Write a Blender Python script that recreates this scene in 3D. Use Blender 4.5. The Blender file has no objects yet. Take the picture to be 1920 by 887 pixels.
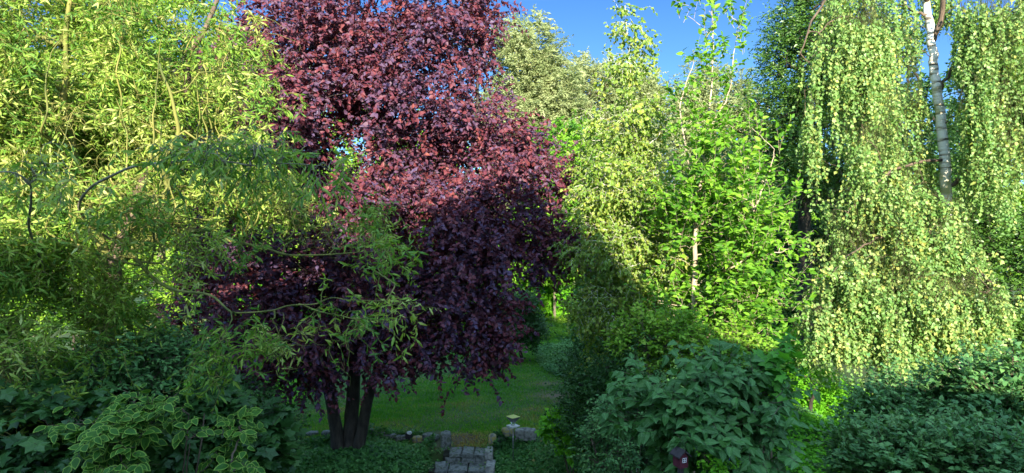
import bpy, bmesh, math, random
import numpy as np
from mathutils import Vector, Matrix

scene = bpy.context.scene
col = scene.collection
R = math.radians
rng = np.random.default_rng(7)
random.seed(7)

# ------------------------------------------------------------------ camera
F = 1144.0                      # focal length in pixels of a 1920 px wide picture
CAM_H = 4.0
cam_data = bpy.data.cameras.new('camera')
cam = bpy.data.objects.new('camera', cam_data)
col.objects.link(cam)
cam.location = (0, 0, CAM_H)
cam.rotation_euler = (R(90), 0, 0)
cam_data.sensor_width = 36
cam_data.lens = 36 * F / 1920
cam_data.clip_start = 0.1
cam_data.clip_end = 2000
scene.camera = cam

# ------------------------------------------------------------------ sky and sun
SUN_EL, SUN_AZ = 16.0, 4.0      # low sun behind the camera, a little to the right
world = bpy.data.worlds.new('World')
scene.world = world
world.use_nodes = True
wn = world.node_tree
bg = wn.nodes['Background']
sky = wn.nodes.new('ShaderNodeTexSky')
sky.sky_type = 'NISHITA'
sky.sun_disc = False
sky.sun_elevation = R(SUN_EL)
sky.sun_rotation = R(180 - SUN_AZ)
sky.altitude = 300
sky.air_density = 1.0
sky.dust_density = 0.4
sky.ozone_density = 2.2
# the low sky opposite the sun is a deep clear blue, the high sky is brighter (boosted out of view to lift the shaded garden)
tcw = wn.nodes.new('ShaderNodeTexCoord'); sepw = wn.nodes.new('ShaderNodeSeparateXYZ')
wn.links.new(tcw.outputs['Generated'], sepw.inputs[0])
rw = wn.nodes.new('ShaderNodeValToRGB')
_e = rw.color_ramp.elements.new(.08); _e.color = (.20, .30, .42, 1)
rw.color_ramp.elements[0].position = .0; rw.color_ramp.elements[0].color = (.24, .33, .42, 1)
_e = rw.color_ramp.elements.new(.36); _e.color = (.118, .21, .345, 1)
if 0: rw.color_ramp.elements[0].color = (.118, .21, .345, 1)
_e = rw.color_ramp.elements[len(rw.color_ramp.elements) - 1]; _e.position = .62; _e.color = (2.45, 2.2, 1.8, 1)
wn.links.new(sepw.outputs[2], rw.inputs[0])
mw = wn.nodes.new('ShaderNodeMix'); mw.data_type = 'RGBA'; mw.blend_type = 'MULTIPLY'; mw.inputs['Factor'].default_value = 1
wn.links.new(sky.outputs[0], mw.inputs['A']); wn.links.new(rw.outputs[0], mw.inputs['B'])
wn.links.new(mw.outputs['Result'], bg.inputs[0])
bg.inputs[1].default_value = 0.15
sun_data = bpy.data.lights.new('sun', 'SUN')
sun_data.energy = 4.2
sun_data.angle = R(0.5)
sun_data.color = (1.0, 0.90, 0.72)
sun = bpy.data.objects.new('sun', sun_data)
col.objects.link(sun)
sv = Vector((math.sin(R(SUN_AZ)) * math.cos(R(SUN_EL)), -math.cos(R(SUN_AZ)) * math.cos(R(SUN_EL)), math.sin(R(SUN_EL))))
sun.rotation_euler = sv.to_track_quat('Z', 'Y').to_euler()
sun.location = (3, -20, 20)
vs = scene.view_settings
vs.view_transform = 'Standard'
vs.look = 'None'
vs.exposure = 2.15
vs.gamma = 1.0
vs.use_curve_mapping = False
cy = scene.cycles
cy.max_bounces = 9
cy.diffuse_bounces = 7
cy.glossy_bounces = 2
cy.transmission_bounces = 5
cy.transparent_max_bounces = 6
cy.sample_clamp_indirect = 6


# ------------------------------------------------------------------ helpers
def W(px, py, Y):
    """a point Y metres away from the house wall where a sight line through a photo pixel passes"""
    return np.array([(px - 960) / F * Y, Y, CAM_H - (py - 443.5) / F * Y])


def gz(x, y):
    """height of the ground"""
    x = np.asarray(x, float); y = np.asarray(y, float)
    lawn = 0.035 * np.sin(x * .7 + 1.3) * np.sin(y * .5) + 0.02 * np.sin(x * 1.9 + y * 1.1)
    edge = 12.15 + 0.35 * np.sin(np.clip(x + 3.6, -2, 2.2) * .9) * (x < -1.4)
    d = np.clip(edge - y, 0, 8)
    bed = -0.16 * np.clip(d / .25, 0, 1) - 0.15 * d
    bed = np.maximum(bed, -1.1)
    incor = (x > -1.65) & (x < -.3) & (y < 12.1)
    z = lawn + bed
    z = np.where(incor, np.maximum(-1.3, -0.30 - 0.39 * np.clip(11.8 - y, -.3, 9)) + .0, z)
    z = np.where((x > -1.65) & (x < -.3) & (y > 11.75), lawn * .3 - .085 * np.clip((12.3 - y) / .4, 0, 1), z)
    return z


def G(x, y):
    return float(gz(x, y))


def mesh_from(name, V, faces_flat, totals, mat, parent=None, luv=None, smooth=False):
    me = bpy.data.meshes.new(name)
    nv, nl, nf = len(V), len(faces_flat), len(totals)
    me.vertices.add(nv); me.loops.add(nl); me.polygons.add(nf)
    me.vertices.foreach_set('co', np.ascontiguousarray(V, dtype=np.float32).ravel())
    me.loops.foreach_set('vertex_index', np.ascontiguousarray(faces_flat, dtype=np.int32))
    starts = np.concatenate(([0], np.cumsum(totals)[:-1])).astype(np.int32)
    me.polygons.foreach_set('loop_start', starts)
    try:
        me.polygons.foreach_set('loop_total', np.asarray(totals, dtype=np.int32))
    except Exception:
        pass
    me.polygons.foreach_set('use_smooth', np.full(nf, smooth))
    if luv is not None:
        at = me.attributes.new('luv', 'FLOAT_VECTOR', 'POINT')
        at.data.foreach_set('vector', np.ascontiguousarray(luv, dtype=np.float32).ravel())
    me.update(calc_edges=True)
    me.materials.append(mat)
    o = bpy.data.objects.new(name, me)
    col.objects.link(o)
    if parent is not None:
        o.parent = parent
    return o


def tag(o, label=None, cat=None, group=None, kind=None):
    if label: o['label'] = label
    if cat: o['category'] = cat
    if group: o['group'] = group
    if kind: o['kind'] = kind
    return o


def empty(name, loc, label=None, cat=None, group=None, rz=0):
    o = bpy.data.objects.new(name, None)
    o.empty_display_size = .3
    col.objects.link(o)
    o.location = [float(v) for v in loc]
    o.rotation_euler = (0, 0, rz)
    return tag(o, label, cat, group)


def nrmz(a):
    return a / (np.linalg.norm(a, axis=-1, keepdims=True) + 1e-9)


# ------------------------------------------------------------------ leaf templates: x along, y across, z up; (u, v) for the shader
def T(verts, faces, uv):
    return (np.array(verts, float), faces, np.array(uv, float))


def t_diamond(w=.55, fold=.10):
    return T([(0, 0, 0), (.42, -w / 2, fold), (1, 0, -.06), (.42, w / 2, fold)], [(0, 1, 2), (0, 2, 3)],
             [(0, 0), (.42, 1), (1, 0), (.42, 1)])


def t_ovate(w=.6, fold=.07, curl=.22, waist=.34):
    v = [(0, 0, 0), (waist, 0, 0), (.70, 0, -curl * .45), (1, 0, -curl)]
    uv = [(0, 0), (waist, 0), (.7, 0), (1, 0)]
    for s in (-1, 1):
        v += [(.12, s * w * .30, fold * .5), (waist, s * w * .5, fold), (.70, s * w * .34, fold * .8 - curl * .45)]
        uv += [(.12, 1), (waist, 1), (.7, 1)]
    f = [(0, 4, 5, 1), (1, 5, 6, 2), (2, 6, 3), (0, 1, 8, 7), (1, 2, 9, 8), (2, 3, 9)]
    return T(v, f, uv)


def t_long(w=.16, curl=.28, twist=.03):
    v = [(0, 0, 0), (.33, -w / 2, -.02 + twist), (.33, w / 2, -.02 - twist), (.72, -w * .36, -curl * .5 - twist), (.72, w * .36, -curl * .5 + twist), (1, 0, -curl)]
    return T(v, [(0, 1, 2), (1, 3, 4, 2), (3, 5, 4)], [(0, 0), (.3, .5), (.3, .5), (.7, .5), (.7, .5), (1, 0)])


def t_lobed(n=5, deep=.55, w=1.0, curl=.15):
    """palmate leaf, n lobes round a point near the stalk"""
    v = [(.22, 0, .03), (0, 0, 0)]
    uv = [(.2, 0), (0, 0)]
    ang = np.linspace(-2.25, 2.25, n)
    length = 0.42 + .36 * np.cos(ang * .62)
    for i, a in enumerate(ang):
        r = length[i]
        v.append((.22 + r * math.cos(a), w * r * math.sin(a), -curl * r * r)); uv.append((r, 1))
        if i < n - 1:
            b = (a + ang[i + 1]) / 2; q = (length[i] + length[i + 1]) / 2 * deep
            v.append((.22 + q * math.cos(b), w * q * math.sin(b), .0)); uv.append((q, 1))
    m = len(v)
    f = [(0, k, k + 1) for k in range(2, m - 1)] + [(0, 1, 2), (0, m - 1, 1)]
    return T(v, f, uv)


def t_rim(w=.62, fold=.05, curl=.25):
    """ovate leaf with an own rim ring, v = 1 on the rim"""
    out = [(0, 0), (.14, .3), (.38, .5), (.72, .34), (1, 0), (.72, -.34), (.38, -.5), (.14, -.3)]
    z = lambda x, y: fold * abs(y) * 2 - curl * x * x
    v, uv = [], []
    for x, y in out:
        v.append((x, y * w, z(x, y))); uv.append((x, 1))
    for x, y in out:
        xi, yi = .47 + (x - .47) * .74, y * .70
        v.append((xi, yi * w, z(xi, yi))); uv.append((x, 0))
    v.append((.47, 0, z(.47, 0) - .01)); uv.append((.5, 0))
    f = []
    for k in range(8):
        j = (k + 1) % 8
        f.append((k, j, 8 + j, 8 + k)); f.append((8 + k, 8 + j, 16))
    return T(v, f, uv)


def leaves(name, tmpl, P, D, N, S, rnd, mat, parent=None, label=None):
    """one mesh of len(P) leaves"""
    tv, tf, tuv = tmpl
    n, k = len(P), len(tv)
    D = nrmz(D)
    N = nrmz(N - (N * D).sum(1, keepdims=True) * D)
    B = np.cross(N, D)
    S = np.asarray(S)[:, None, None]
    curl = rng.uniform(.3, 1.7, (n, 1, 1))
    V = P[:, None, :] + S * (tv[None, :, 0:1] * D[:, None, :] + tv[None, :, 1:2] * B[:, None, :] + tv[None, :, 2:3] * curl * N[:, None, :])
    flat = np.concatenate([np.array(f) for f in tf])
    tot = np.array([len(f) for f in tf])
    off = (np.arange(n) * k)[:, None]
    luv = np.empty((n, k, 3)); luv[:, :, 0:2] = tuv[None]; luv[:, :, 2] = np.asarray(rnd)[:, None]
    return mesh_from(name, V.reshape(-1, 3), (flat[None] + off).ravel(), np.tile(tot, n), mat, parent, luv.reshape(-1, 3))


def tubes_arr(P, Rd, sides=5):
    """P (M,K,3), Rd (M,K) -> V, flat quads, totals"""
    M, K, _ = P.shape
    tan = np.empty_like(P)
    tan[:, 1:-1] = P[:, 2:] - P[:, :-2]; tan[:, 0] = P[:, 1] - P[:, 0]; tan[:, -1] = P[:, -1] - P[:, -2]
    tan = nrmz(tan)
    ref = np.where(np.abs(tan[:, :, 2:3]) > .9, np.array([1., 0, 0]), np.array([0, 0, 1.]))
    main = nrmz(P[:, -1] - P[:, 0])
    ref = np.where(np.abs(main[:, None, 2:3]) > .8, np.array([1., .1, 0]), np.array([0.1, 0, 1.])) * np.ones_like(tan)
    a = nrmz(np.cross(tan, ref)); b = np.cross(tan, a)
    th = np.arange(sides) / sides * 2 * np.pi
    V = P[:, :, None, :] + Rd[:, :, None, None] * (np.cos(th)[None, None, :, None] * a[:, :, None, :] + np.sin(th)[None, None, :, None] * b[:, :, None, :])
    i = np.arange(K - 1)[:, None]; j = np.arange(sides)[None]
    q = np.stack([i * sides + j, i * sides + (j + 1) % sides, (i + 1) * sides + (j + 1) % sides, (i + 1) * sides + j], -1).reshape(-1, 4)
    F_ = q[None] + (np.arange(M) * K * sides)[:, None, None]
    t = np.linspace(0, 1, K)[None, :, None] * np.ones((M, K, sides))
    return V.reshape(-1, 3), F_.reshape(-1), np.full(M * len(q), 4), t.reshape(-1)


class Wood:
    def __init__(self):
        self.V, self.F, self.T, self.n = [], [], [], 0

    def add(self, P, Rd, sides=5):
        P = np.asarray(P, float); Rd = np.asarray(Rd, float)
        if P.ndim == 2: P = P[None]; Rd = Rd[None]
        if len(P) == 0: return
        V, F_, T_, _ = tubes_arr(P, Rd, sides)
        self.V.append(V); self.F.append(F_ + self.n); self.T.append(T_); self.n += len(V)

    def build(self, name, mat, parent=None):
        return mesh_from(name, np.concatenate(self.V), np.concatenate(self.F), np.concatenate(self.T), mat, parent, smooth=True)


def poly(points, radii, per=6, wig=0.0):
    """smooth polyline through points"""
    P = np.array(points, float); K = len(P)
    out, rr = [], []
    for i in range(K - 1):
        p0, p1, p2, p3 = P[max(i - 1, 0)], P[i], P[i + 1], P[min(i + 2, K - 1)]
        for s in np.arange(per) / per:
            out.append(.5 * ((2 * p1) + (-p0 + p2) * s + (2 * p0 - 5 * p1 + 4 * p2 - p3) * s * s + (-p0 + 3 * p1 - 3 * p2 + p3) * s ** 3))
            rr.append(radii[i] * (1 - s) + radii[i + 1] * s)
    out.append(P[-1]); rr.append(radii[-1])
    out = np.array(out)
    if wig: out[1:-1] += rng.normal(0, wig, out[1:-1].shape)
    return out, np.array(rr)


# ------------------------------------------------------------------ materials
def mat_new(name):
    m = bpy.data.materials.new(name); m.use_nodes = True
    nt = m.node_tree
    return m, nt, nt.nodes['Principled BSDF'], nt.nodes['Material Output']


def ramp(nt, fac, stops, interp='LINEAR'):
    r = nt.nodes.new('ShaderNodeValToRGB')
    r.color_ramp.interpolation = interp
    e = r.color_ramp.elements
    while len(e) < len(stops): e.new(.5)
    for el, (p, c) in zip(e, stops):
        el.position = p; el.color = (*c, 1)
    nt.links.new(fac, r.inputs[0])
    return r.outputs[0]


def leafmat(name, cols, tcol, tfac=.3, rough=.45, spec=.4, rim=None, vein=None, bump=False, spot=(.26, .19, .05)):
    m, nt, pb, out = mat_new(name)
    at = nt.nodes.new('ShaderNodeAttribute'); at.attribute_name = 'luv'
    sep = nt.nodes.new('ShaderNodeSeparateXYZ'); nt.links.new(at.outputs['Vector'], sep.inputs[0])
    cols = [tuple(x * 1.25 for x in k) for k in cols]
    c = ramp(nt, sep.outputs[2], [(i / (len(cols) - 1) * .93, k) for i, k in enumerate(cols)] + [(1.0, spot)])
    if vein:
        mt = nt.nodes.new('ShaderNodeMapRange'); mt.inputs['From Min'].default_value = .02; mt.inputs['From Max'].default_value = .16
        mt.inputs['To Min'].default_value = 1; mt.inputs['To Max'].default_value = 0
        nt.links.new(sep.outputs[1], mt.inputs['Value'])
        wv = nt.nodes.new('ShaderNodeMath'); wv.operation = 'MULTIPLY'; wv.inputs[1].default_value = 46
        ad = nt.nodes.new('ShaderNodeMath'); ad.operation = 'MULTIPLY_ADD'; ad.inputs[1].default_value = -.28
        nt.links.new(sep.outputs[1], ad.inputs[0]); nt.links.new(sep.outputs[0], ad.inputs[2])
        nt.links.new(ad.outputs[0], wv.inputs[0])
        sn = nt.nodes.new('ShaderNodeMath'); sn.operation = 'SINE'; nt.links.new(wv.outputs[0], sn.inputs[0])
        sr = nt.nodes.new('ShaderNodeMapRange'); sr.inputs['From Min'].default_value = .6; sr.inputs['From Max'].default_value = 1
        sr.inputs['To Max'].default_value = .45
        nt.links.new(sn.outputs[0], sr.inputs['Value'])
        mx = nt.nodes.new('ShaderNodeMath'); mx.operation = 'MAXIMUM'
        nt.links.new(mt.outputs[0], mx.inputs[0]); nt.links.new(sr.outputs[0], mx.inputs[1])
        mi = nt.nodes.new('ShaderNodeMix'); mi.data_type = 'RGBA'
        nt.links.new(mx.outputs[0], mi.inputs['Factor']); nt.links.new(c, mi.inputs['A']); mi.inputs['B'].default_value = (*vein, 1)
        c = mi.outputs['Result']
    if rim:
        mi = nt.nodes.new('ShaderNodeMix'); mi.data_type = 'RGBA'
        st = nt.nodes.new('ShaderNodeMapRange'); st.inputs['From Min'].default_value = .30; st.inputs['From Max'].default_value = .5
        nt.links.new(sep.outputs[1], st.inputs['Value']); nt.links.new(st.outputs[0], mi.inputs['Factor'])
        nt.links.new(c, mi.inputs['A']); mi.inputs['B'].default_value = (*rim, 1)
        c = mi.outputs['Result']
    nt.links.new(c, pb.inputs['Base Color'])
    pb.inputs['Roughness'].default_value = rough
    pb.inputs['Specular IOR Level'].default_value = spec
    tr = nt.nodes.new('ShaderNodeBsdfTranslucent')
    tm = nt.nodes.new('ShaderNodeMix'); tm.data_type = 'RGBA'; tm.blend_type = 'MULTIPLY'; tm.inputs['Factor'].default_value = 1
    nt.links.new(c, tm.inputs['A']); tm.inputs['B'].default_value = (*tcol, 1)
    nt.links.new(tm.outputs['Result'], tr.inputs[0])
    ms = nt.nodes.new('ShaderNodeMixShader'); ms.inputs[0].default_value = tfac
    nt.links.new(pb.outputs[0], ms.inputs[1]); nt.links.new(tr.outputs[0], ms.inputs[2])
    nt.links.new(ms.outputs[0], out.inputs[0])
    return m


def noisemat(name, stops, scale=5, rough=.85, detail=6, bump=.3, bscale=None, stretch=(1, 1, 1), spec=.3, distort=0):
    m, nt, pb, out = mat_new(name)
    tc = nt.nodes.new('ShaderNodeTexCoord'); mp = nt.nodes.new('ShaderNodeMapping')
    mp.inputs['Scale'].default_value = stretch
    nt.links.new(tc.outputs['Object'], mp.inputs[0])
    n = nt.nodes.new('ShaderNodeTexNoise'); n.inputs['Scale'].default_value = scale; n.inputs['Detail'].default_value = detail
    n.inputs['Distortion'].default_value = distort
    nt.links.new(mp.outputs[0], n.inputs['Vector'])
    nt.links.new(ramp(nt, n.outputs[0], stops), pb.inputs['Base Color'])
    pb.inputs['Roughness'].default_value = rough
    pb.inputs['Specular IOR Level'].default_value = spec
    if bump:
        n2 = nt.nodes.new('ShaderNodeTexNoise'); n2.inputs['Scale'].default_value = bscale or scale * 3; n2.inputs['Detail'].default_value = 8
        nt.links.new(mp.outputs[0], n2.inputs['Vector'])
        b = nt.nodes.new('ShaderNodeBump'); b.inputs['Strength'].default_value = bump; b.inputs['Distance'].default_value = .03
        nt.links.new(n2.outputs[0], b.inputs['Height']); nt.links.new(b.outputs[0], pb.inputs['Normal'])
    return m


M = {}
M['bark_dark'] = noisemat('bark_dark', [(.3, (.018, .015, .012)), (.6, (.05, .042, .034)), (.8, (.09, .085, .06))], 14, stretch=(1, 1, .3), bump=.8)
M['bark_brown'] = noisemat('bark_brown', [(.3, (.05, .035, .025)), (.7, (.14, .10, .07))], 10, stretch=(1, 1, .3), bump=.6)
M['bark_willow'] = noisemat('bark_willow', [(.3, (.06, .08, .02)), (.55, (.17, .17, .04)), (.8, (.26, .21, .08))], 6, stretch=(1, 1, .4), bump=.3)
M['bark_pale'] = noisemat('bark_pale', [(.3, (.22, .17, .11)), (.7, (.48, .40, .29))], 8, stretch=(1, 1, .4), bump=.3)
M['bark_grey'] = noisemat('bark_grey', [(.3, (.10, .085, .06)), (.7, (.26, .23, .17))], 8, stretch=(1, 1, .4), bump=.4)


def birch_bark():
    m, nt, pb, out = mat_new('bark_birch')
    tc = nt.nodes.new('ShaderNodeTexCoord'); mp = nt.nodes.new('ShaderNodeMapping')
    mp.inputs['Scale'].default_value = (1.2, 1.2, 7)
    nt.links.new(tc.outputs['Object'], mp.inputs[0])
    n = nt.nodes.new('ShaderNodeTexNoise'); n.inputs['Scale'].default_value = 2.2; n.inputs['Detail'].default_value = 6
    nt.links.new(mp.outputs[0], n.inputs['Vector'])
    c1 = ramp(nt, n.outputs[0], [(.34, (.06, .05, .04)), (.42, (.42, .36, .27)), (.5, (.74, .70, .62)), (.8, (.80, .78, .72))])
    n3 = nt.nodes.new('ShaderNodeTexNoise'); n3.inputs['Scale'].default_value = 1.6; n3.inputs['Detail'].default_value = 4
    nt.links.new(tc.outputs['Object'], n3.inputs['Vector'])
    f = ramp(nt, n3.outputs[0], [(.52, (0, 0, 0)), (.62, (1, 1, 1))])
    mi = nt.nodes.new('ShaderNodeMix'); mi.data_type = 'RGBA'
    nt.links.new(f, mi.inputs['Factor']); nt.links.new(c1, mi.inputs['A']); mi.inputs['B'].default_value = (.36, .33, .14, 1)
    nt.links.new(mi.outputs['Result'], pb.inputs['Base Color'])
    pb.inputs['Roughness'].default_value = .7
    b = nt.nodes.new('ShaderNodeBump'); b.inputs['Strength'].default_value = .5; b.inputs['Distance'].default_value = .02
    nt.links.new(n.outputs[0], b.inputs['Height']); nt.links.new(b.outputs[0], pb.inputs['Normal'])
    return m


M['bark_birch'] = birch_bark()
g = lambda *c: tuple(c)
YT = (1.5, 1.4, .55)
M['leaf_willow'] = leafmat('leaf_willow', [g(.028, .085, .012), g(.065, .155, .02), g(.13, .23, .028), g(.23, .31, .05), g(.38, .41, .15)], YT, .36, .55, .3)
M['leaf_plum'] = leafmat('leaf_plum', [g(.048, .036, .085), g(.066, .033, .064), g(.082, .018, .028), g(.118, .028, .032)], (2.2, .55, .6), .16, .55, .3, spot=(.24, .07, .05))
M['leaf_birch'] = leafmat('leaf_birch', [g(.045, .10, .012), g(.09, .165, .022), g(.15, .225, .032), g(.24, .28, .05)], YT, .36, .5, .3)
M['leaf_weeping'] = leafmat('leaf_weeping', [g(.04, .11, .020), g(.08, .17, .035), g(.12, .22, .055), g(.19, .26, .08), g(.29, .31, .07)], YT, .33, .45, .35, spot=(.34, .31, .06))
M['leaf_bright'] = leafmat('leaf_bright', [g(.022, .075, .010), g(.055, .155, .012), g(.11, .25, .018), g(.18, .33, .03)], YT, .4, .55, .2)
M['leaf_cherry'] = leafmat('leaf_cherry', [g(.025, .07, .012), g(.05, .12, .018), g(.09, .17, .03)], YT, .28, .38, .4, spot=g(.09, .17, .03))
M['leaf_silver'] = leafmat('leaf_silver', [g(.08, .12, .05), g(.14, .18, .075), g(.20, .24, .11), g(.29, .32, .17)], YT, .3, .6, .2)
M['leaf_mid'] = leafmat('leaf_mid', [g(.04, .12, .010), g(.08, .19, .014), g(.14, .27, .02), g(.20, .30, .035)], YT, .4, .55, .25)
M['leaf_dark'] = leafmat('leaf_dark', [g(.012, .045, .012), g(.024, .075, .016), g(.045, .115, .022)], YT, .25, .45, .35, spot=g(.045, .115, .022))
M['leaf_blue'] = leafmat('leaf_blue', [g(.022, .075, .022), g(.045, .13, .038), g(.075, .18, .05), g(.12, .24, .07)], (1.3, 1.3, .7), .25, .55, .3, spot=g(.12, .24, .08))
M['leaf_large'] = leafmat('leaf_large', [g(.020, .075, .014), g(.032, .11, .02), g(.055, .155, .03)], (1.4, 1.3, .6), .25, .5, .3, vein=(.10, .22, .07), spot=g(.055, .17, .04))
M['leaf_rim'] = leafmat('leaf_rim', [g(.014, .06, .006), g(.026, .09, .010), g(.045, .12, .014)], (1.4, 1.3, .6), .25, .55, .2, rim=(.20, .33, .05), spot=g(.04, .12, .02))
M['leaf_maple'] = leafmat('leaf_maple', [g(.04, .16, .015), g(.06, .21, .02), g(.08, .25, .025)], YT, .4, .55, .25, spot=g(.08, .25, .025))
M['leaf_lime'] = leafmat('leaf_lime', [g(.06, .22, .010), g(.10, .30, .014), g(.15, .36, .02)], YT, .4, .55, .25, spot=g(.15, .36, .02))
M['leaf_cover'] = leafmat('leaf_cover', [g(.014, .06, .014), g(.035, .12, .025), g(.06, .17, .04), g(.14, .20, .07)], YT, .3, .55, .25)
M['grass'] = leafmat('grass', [g(.035, .14, .010), g(.06, .22, .014), g(.11, .26, .022), g(.26, .24, .10)], YT, .35, .65, .15)


# ------------------------------------------------------------------ growing things
def noise3(P, f, seed):
    r = np.random.default_rng(seed)
    s = 0
    for k in range(5):
        d = r.normal(size=3); d /= np.linalg.norm(d)
        s = s + np.sin(P @ d * f * r.uniform(.7, 1.6) + r.uniform(0, 6.28))
    return s / 5 ** .5


def clumps(blobs, n, gap=-.9, seed=0, shell=.45, freq=2.2):
    """clump centres inside ellipsoids (px, py, Y, rx_px, rz_px, depth_m, weight)"""
    out, outd = [], []
    w = np.array([b[6] * b[3] * b[4] for b in blobs], float); w /= w.sum()
    cnt = np.maximum(1, np.round(w * n)).astype(int)
    for b, c in zip(blobs, cnt):
        C = W(b[0], b[1], b[2]); r = np.array([b[3] / F * b[2], b[5], b[4] / F * b[2]])
        d = nrmz(rng.normal(size=(c * 4, 3)))
        rad = shell + (1 - shell) * rng.random((c * 4, 1)) ** .6
        P = C + d * rad * r
        keep = noise3(P, freq, seed + 11) > gap
        keep &= P[:, 2] > gz(P[:, 0], P[:, 1]) + .08
        if keep.sum() < min(6, c): keep = np.ones(len(P), bool)
        P, d = P[keep][:c], d[keep][:c]
        out.append(P); outd.append(d)
    return np.concatenate(out), np.concatenate(outd)


def skeleton(trunks, C, up_pen=1.0, arch=.12, wig=.05, K=6, rmin=.004, rmax=.05, start=.25):
    """greedy limbs from the trunk polylines to every clump centre. Returns paths (N,K,3), radii (N,K)"""
    nodes, cost0, parent = [], [], []
    for tp in trunks:
        s = int(len(tp) * start)
        for q in tp[s:]:
            nodes.append(q); cost0.append(0.); parent.append(-1)
    nodes = np.array(nodes); cost0 = np.array(cost0); parent = list(parent)
    d0 = np.min(np.linalg.norm(C[:, None] - nodes[None], axis=2), axis=1)
    order = np.argsort(d0)
    paths = np.zeros((len(C), K, 3)); att = np.zeros(len(C), int); nid = {}
    owner = [-1] * len(nodes)
    par_path = np.full(len(C), -1)
    for ci in order:
        c = C[ci]
        dv = c - nodes
        d = np.linalg.norm(dv, axis=1)
        cost = d + .3 * cost0 + up_pen * np.clip(-dv[:, 2] + .1, 0, None) + .35 * np.clip(dv[:, 2] - 1.2 * np.linalg.norm(dv[:, :2], axis=1), 0, None)
        j = int(np.argmin(cost)); q = nodes[j]
        t = np.linspace(0, 1, K)[:, None]
        L = d[j]
        mid = (q + c) / 2 + np.array([0, 0, arch * L]) + rng.normal(0, .05 * L, 3)
        p = (1 - t) ** 2 * q + 2 * t * (1 - t) * mid + t ** 2 * c
        p[1:-1] += rng.normal(0, wig * max(L, .3), (K - 2, 3)) * .5
        paths[ci] = p
        par_path[ci] = owner[j]
        nodes = np.concatenate([nodes, p[1:]]); cost0 = np.concatenate([cost0, cost0[j] + L * np.linspace(0, 1, K)[1:]])
        owner += [ci] * (K - 1)
    load = np.ones(len(C))
    for ci in order[::-1]:
        if par_path[ci] >= 0: load[par_path[ci]] += load[ci]
    rr = np.clip(rmin * load ** .5 * 1.3, rmin, rmax)
    Rd = rr[:, None] * np.linspace(1, .62, K)[None]
    return paths, Rd


def twigs(C, out, per, L, spread, up=.1, outw=.7, rndw=.8, droop=.0, wig=.15, K=5, r=.0035, hdir=None):
    n = len(C) * per
    idx = np.repeat(np.arange(len(C)), per)
    p = C[idx] + rng.normal(0, 1, (n, 3)) * spread
    d = nrmz(out[idx] * outw + rng.normal(0, rndw, (n, 3)) + np.array([0, 0, up]))
    Ls = (L * rng.uniform(.55, 1.25, n))[:, None]
    P = np.empty((n, K, 3)); P[:, 0] = p
    for k in range(1, K):
        d = nrmz(d + np.array([0, 0, -droop]) + rng.normal(0, wig, (n, 3)))
        P[:, k] = P[:, k - 1] + d * Ls / (K - 1)
    Rd = np.linspace(1, .35, K)[None] * r * np.ones((n, 1))
    return P, Rd, idx


def leaf_on(P, idx, per, size, up=.8, toward=.35, rnd=.5, along=.55, sidew=.8, hang=.0, var=.25, t0=.08, clumpvar=.5, drand=.35, cull=None):
    """leaves alternating along the twigs"""
    M_, K, _ = P.shape
    t = (np.arange(per)[None] + rng.random((M_, per))) / per * (1 - t0) + t0
    f = t * (K - 1); i = np.clip(f.astype(int), 0, K - 2); fr = (f - i)[..., None]
    r_ = np.arange(M_)[:, None]
    a, b = P[r_, i], P[r_, i + 1]
    pos = (a * (1 - fr) + b * fr).reshape(-1, 3)
    tan = nrmz((b - a)).reshape(-1, 3)
    n = len(pos)
    side = nrmz(np.cross(tan, np.array([.03, .05, 1.])) + 1e-6)
    sg = np.where(np.arange(n) % 2 == 0, 1., -1.)[:, None]
    d = nrmz(tan * along + side * sg * sidew + rng.normal(0, drand, (n, 3)) + np.array([0, 0, -hang]))
    # leaves turn their faces to the light: up and towards the open south side
    N = np.array([0, 0, 1.]) * up + np.array([0.1, -1., 0.1]) * toward + rng.normal(0, rnd, (n, 3))
    S = size * rng.uniform(1 - var, 1 + var, n)
    cr = rng.random(idx.max() + 1)
    rn = clumpvar * cr[np.repeat(idx, per)] + (1 - clumpvar) * rng.random(n)
    rn = np.clip(rn, 0, 1)
    if cull:
        thr, fq, sd = cull
        k = noise3(pos, fq, sd) + rng.normal(0, .25, n) > thr
        return pos[k], d[k], N[k], S[k], rn[k]
    return pos, d, N, S, rn


def plant(name, label, cat, base, trunks, blobs, n, tw, lf, tmpl, lmat, bmat, group=None, gap=-.9, seed=0, shell=.45, freq=2.2,
          sk=None, crown='crown', wood='trunk', limb='branches', twig_wood=True, extra=None, tsides=10, start=.25):
    """trunks: list of (points, radii) in world space. Returns the root"""
    base = np.array(base, float)
    root = empty(name, base, label, cat, group)
    wt = Wood(); lines = []
    for pts, rad in trunks:
        p, r = poly(pts, rad, wig=.006)
        lines.append(p); wt.add(p - base, r, tsides)
    if wood: wt.build(wood, bmat, root)
    C, out = clumps(blobs, n, gap, seed, shell, freq)
    if extra is not None:
        C = np.concatenate([C, extra]); out = np.concatenate([out, nrmz(extra - base + 1e-3)])
    sk = dict(sk or {})
    paths, Rd = skeleton(lines, C, start=start, **sk)
    wl = Wood(); wl.add(paths - base, Rd, 5)
    P, Rt, idx = twigs(C, out, **tw)
    if twig_wood: wl.add(P - base, Rt, 3)
    wl.build(limb, bmat, root)
    pos, d, N, S, rn = leaf_on(P, idx, **lf)
    leaves(crown, tmpl, pos - base, d, N, S, rn, lmat, root)
    return root


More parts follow.
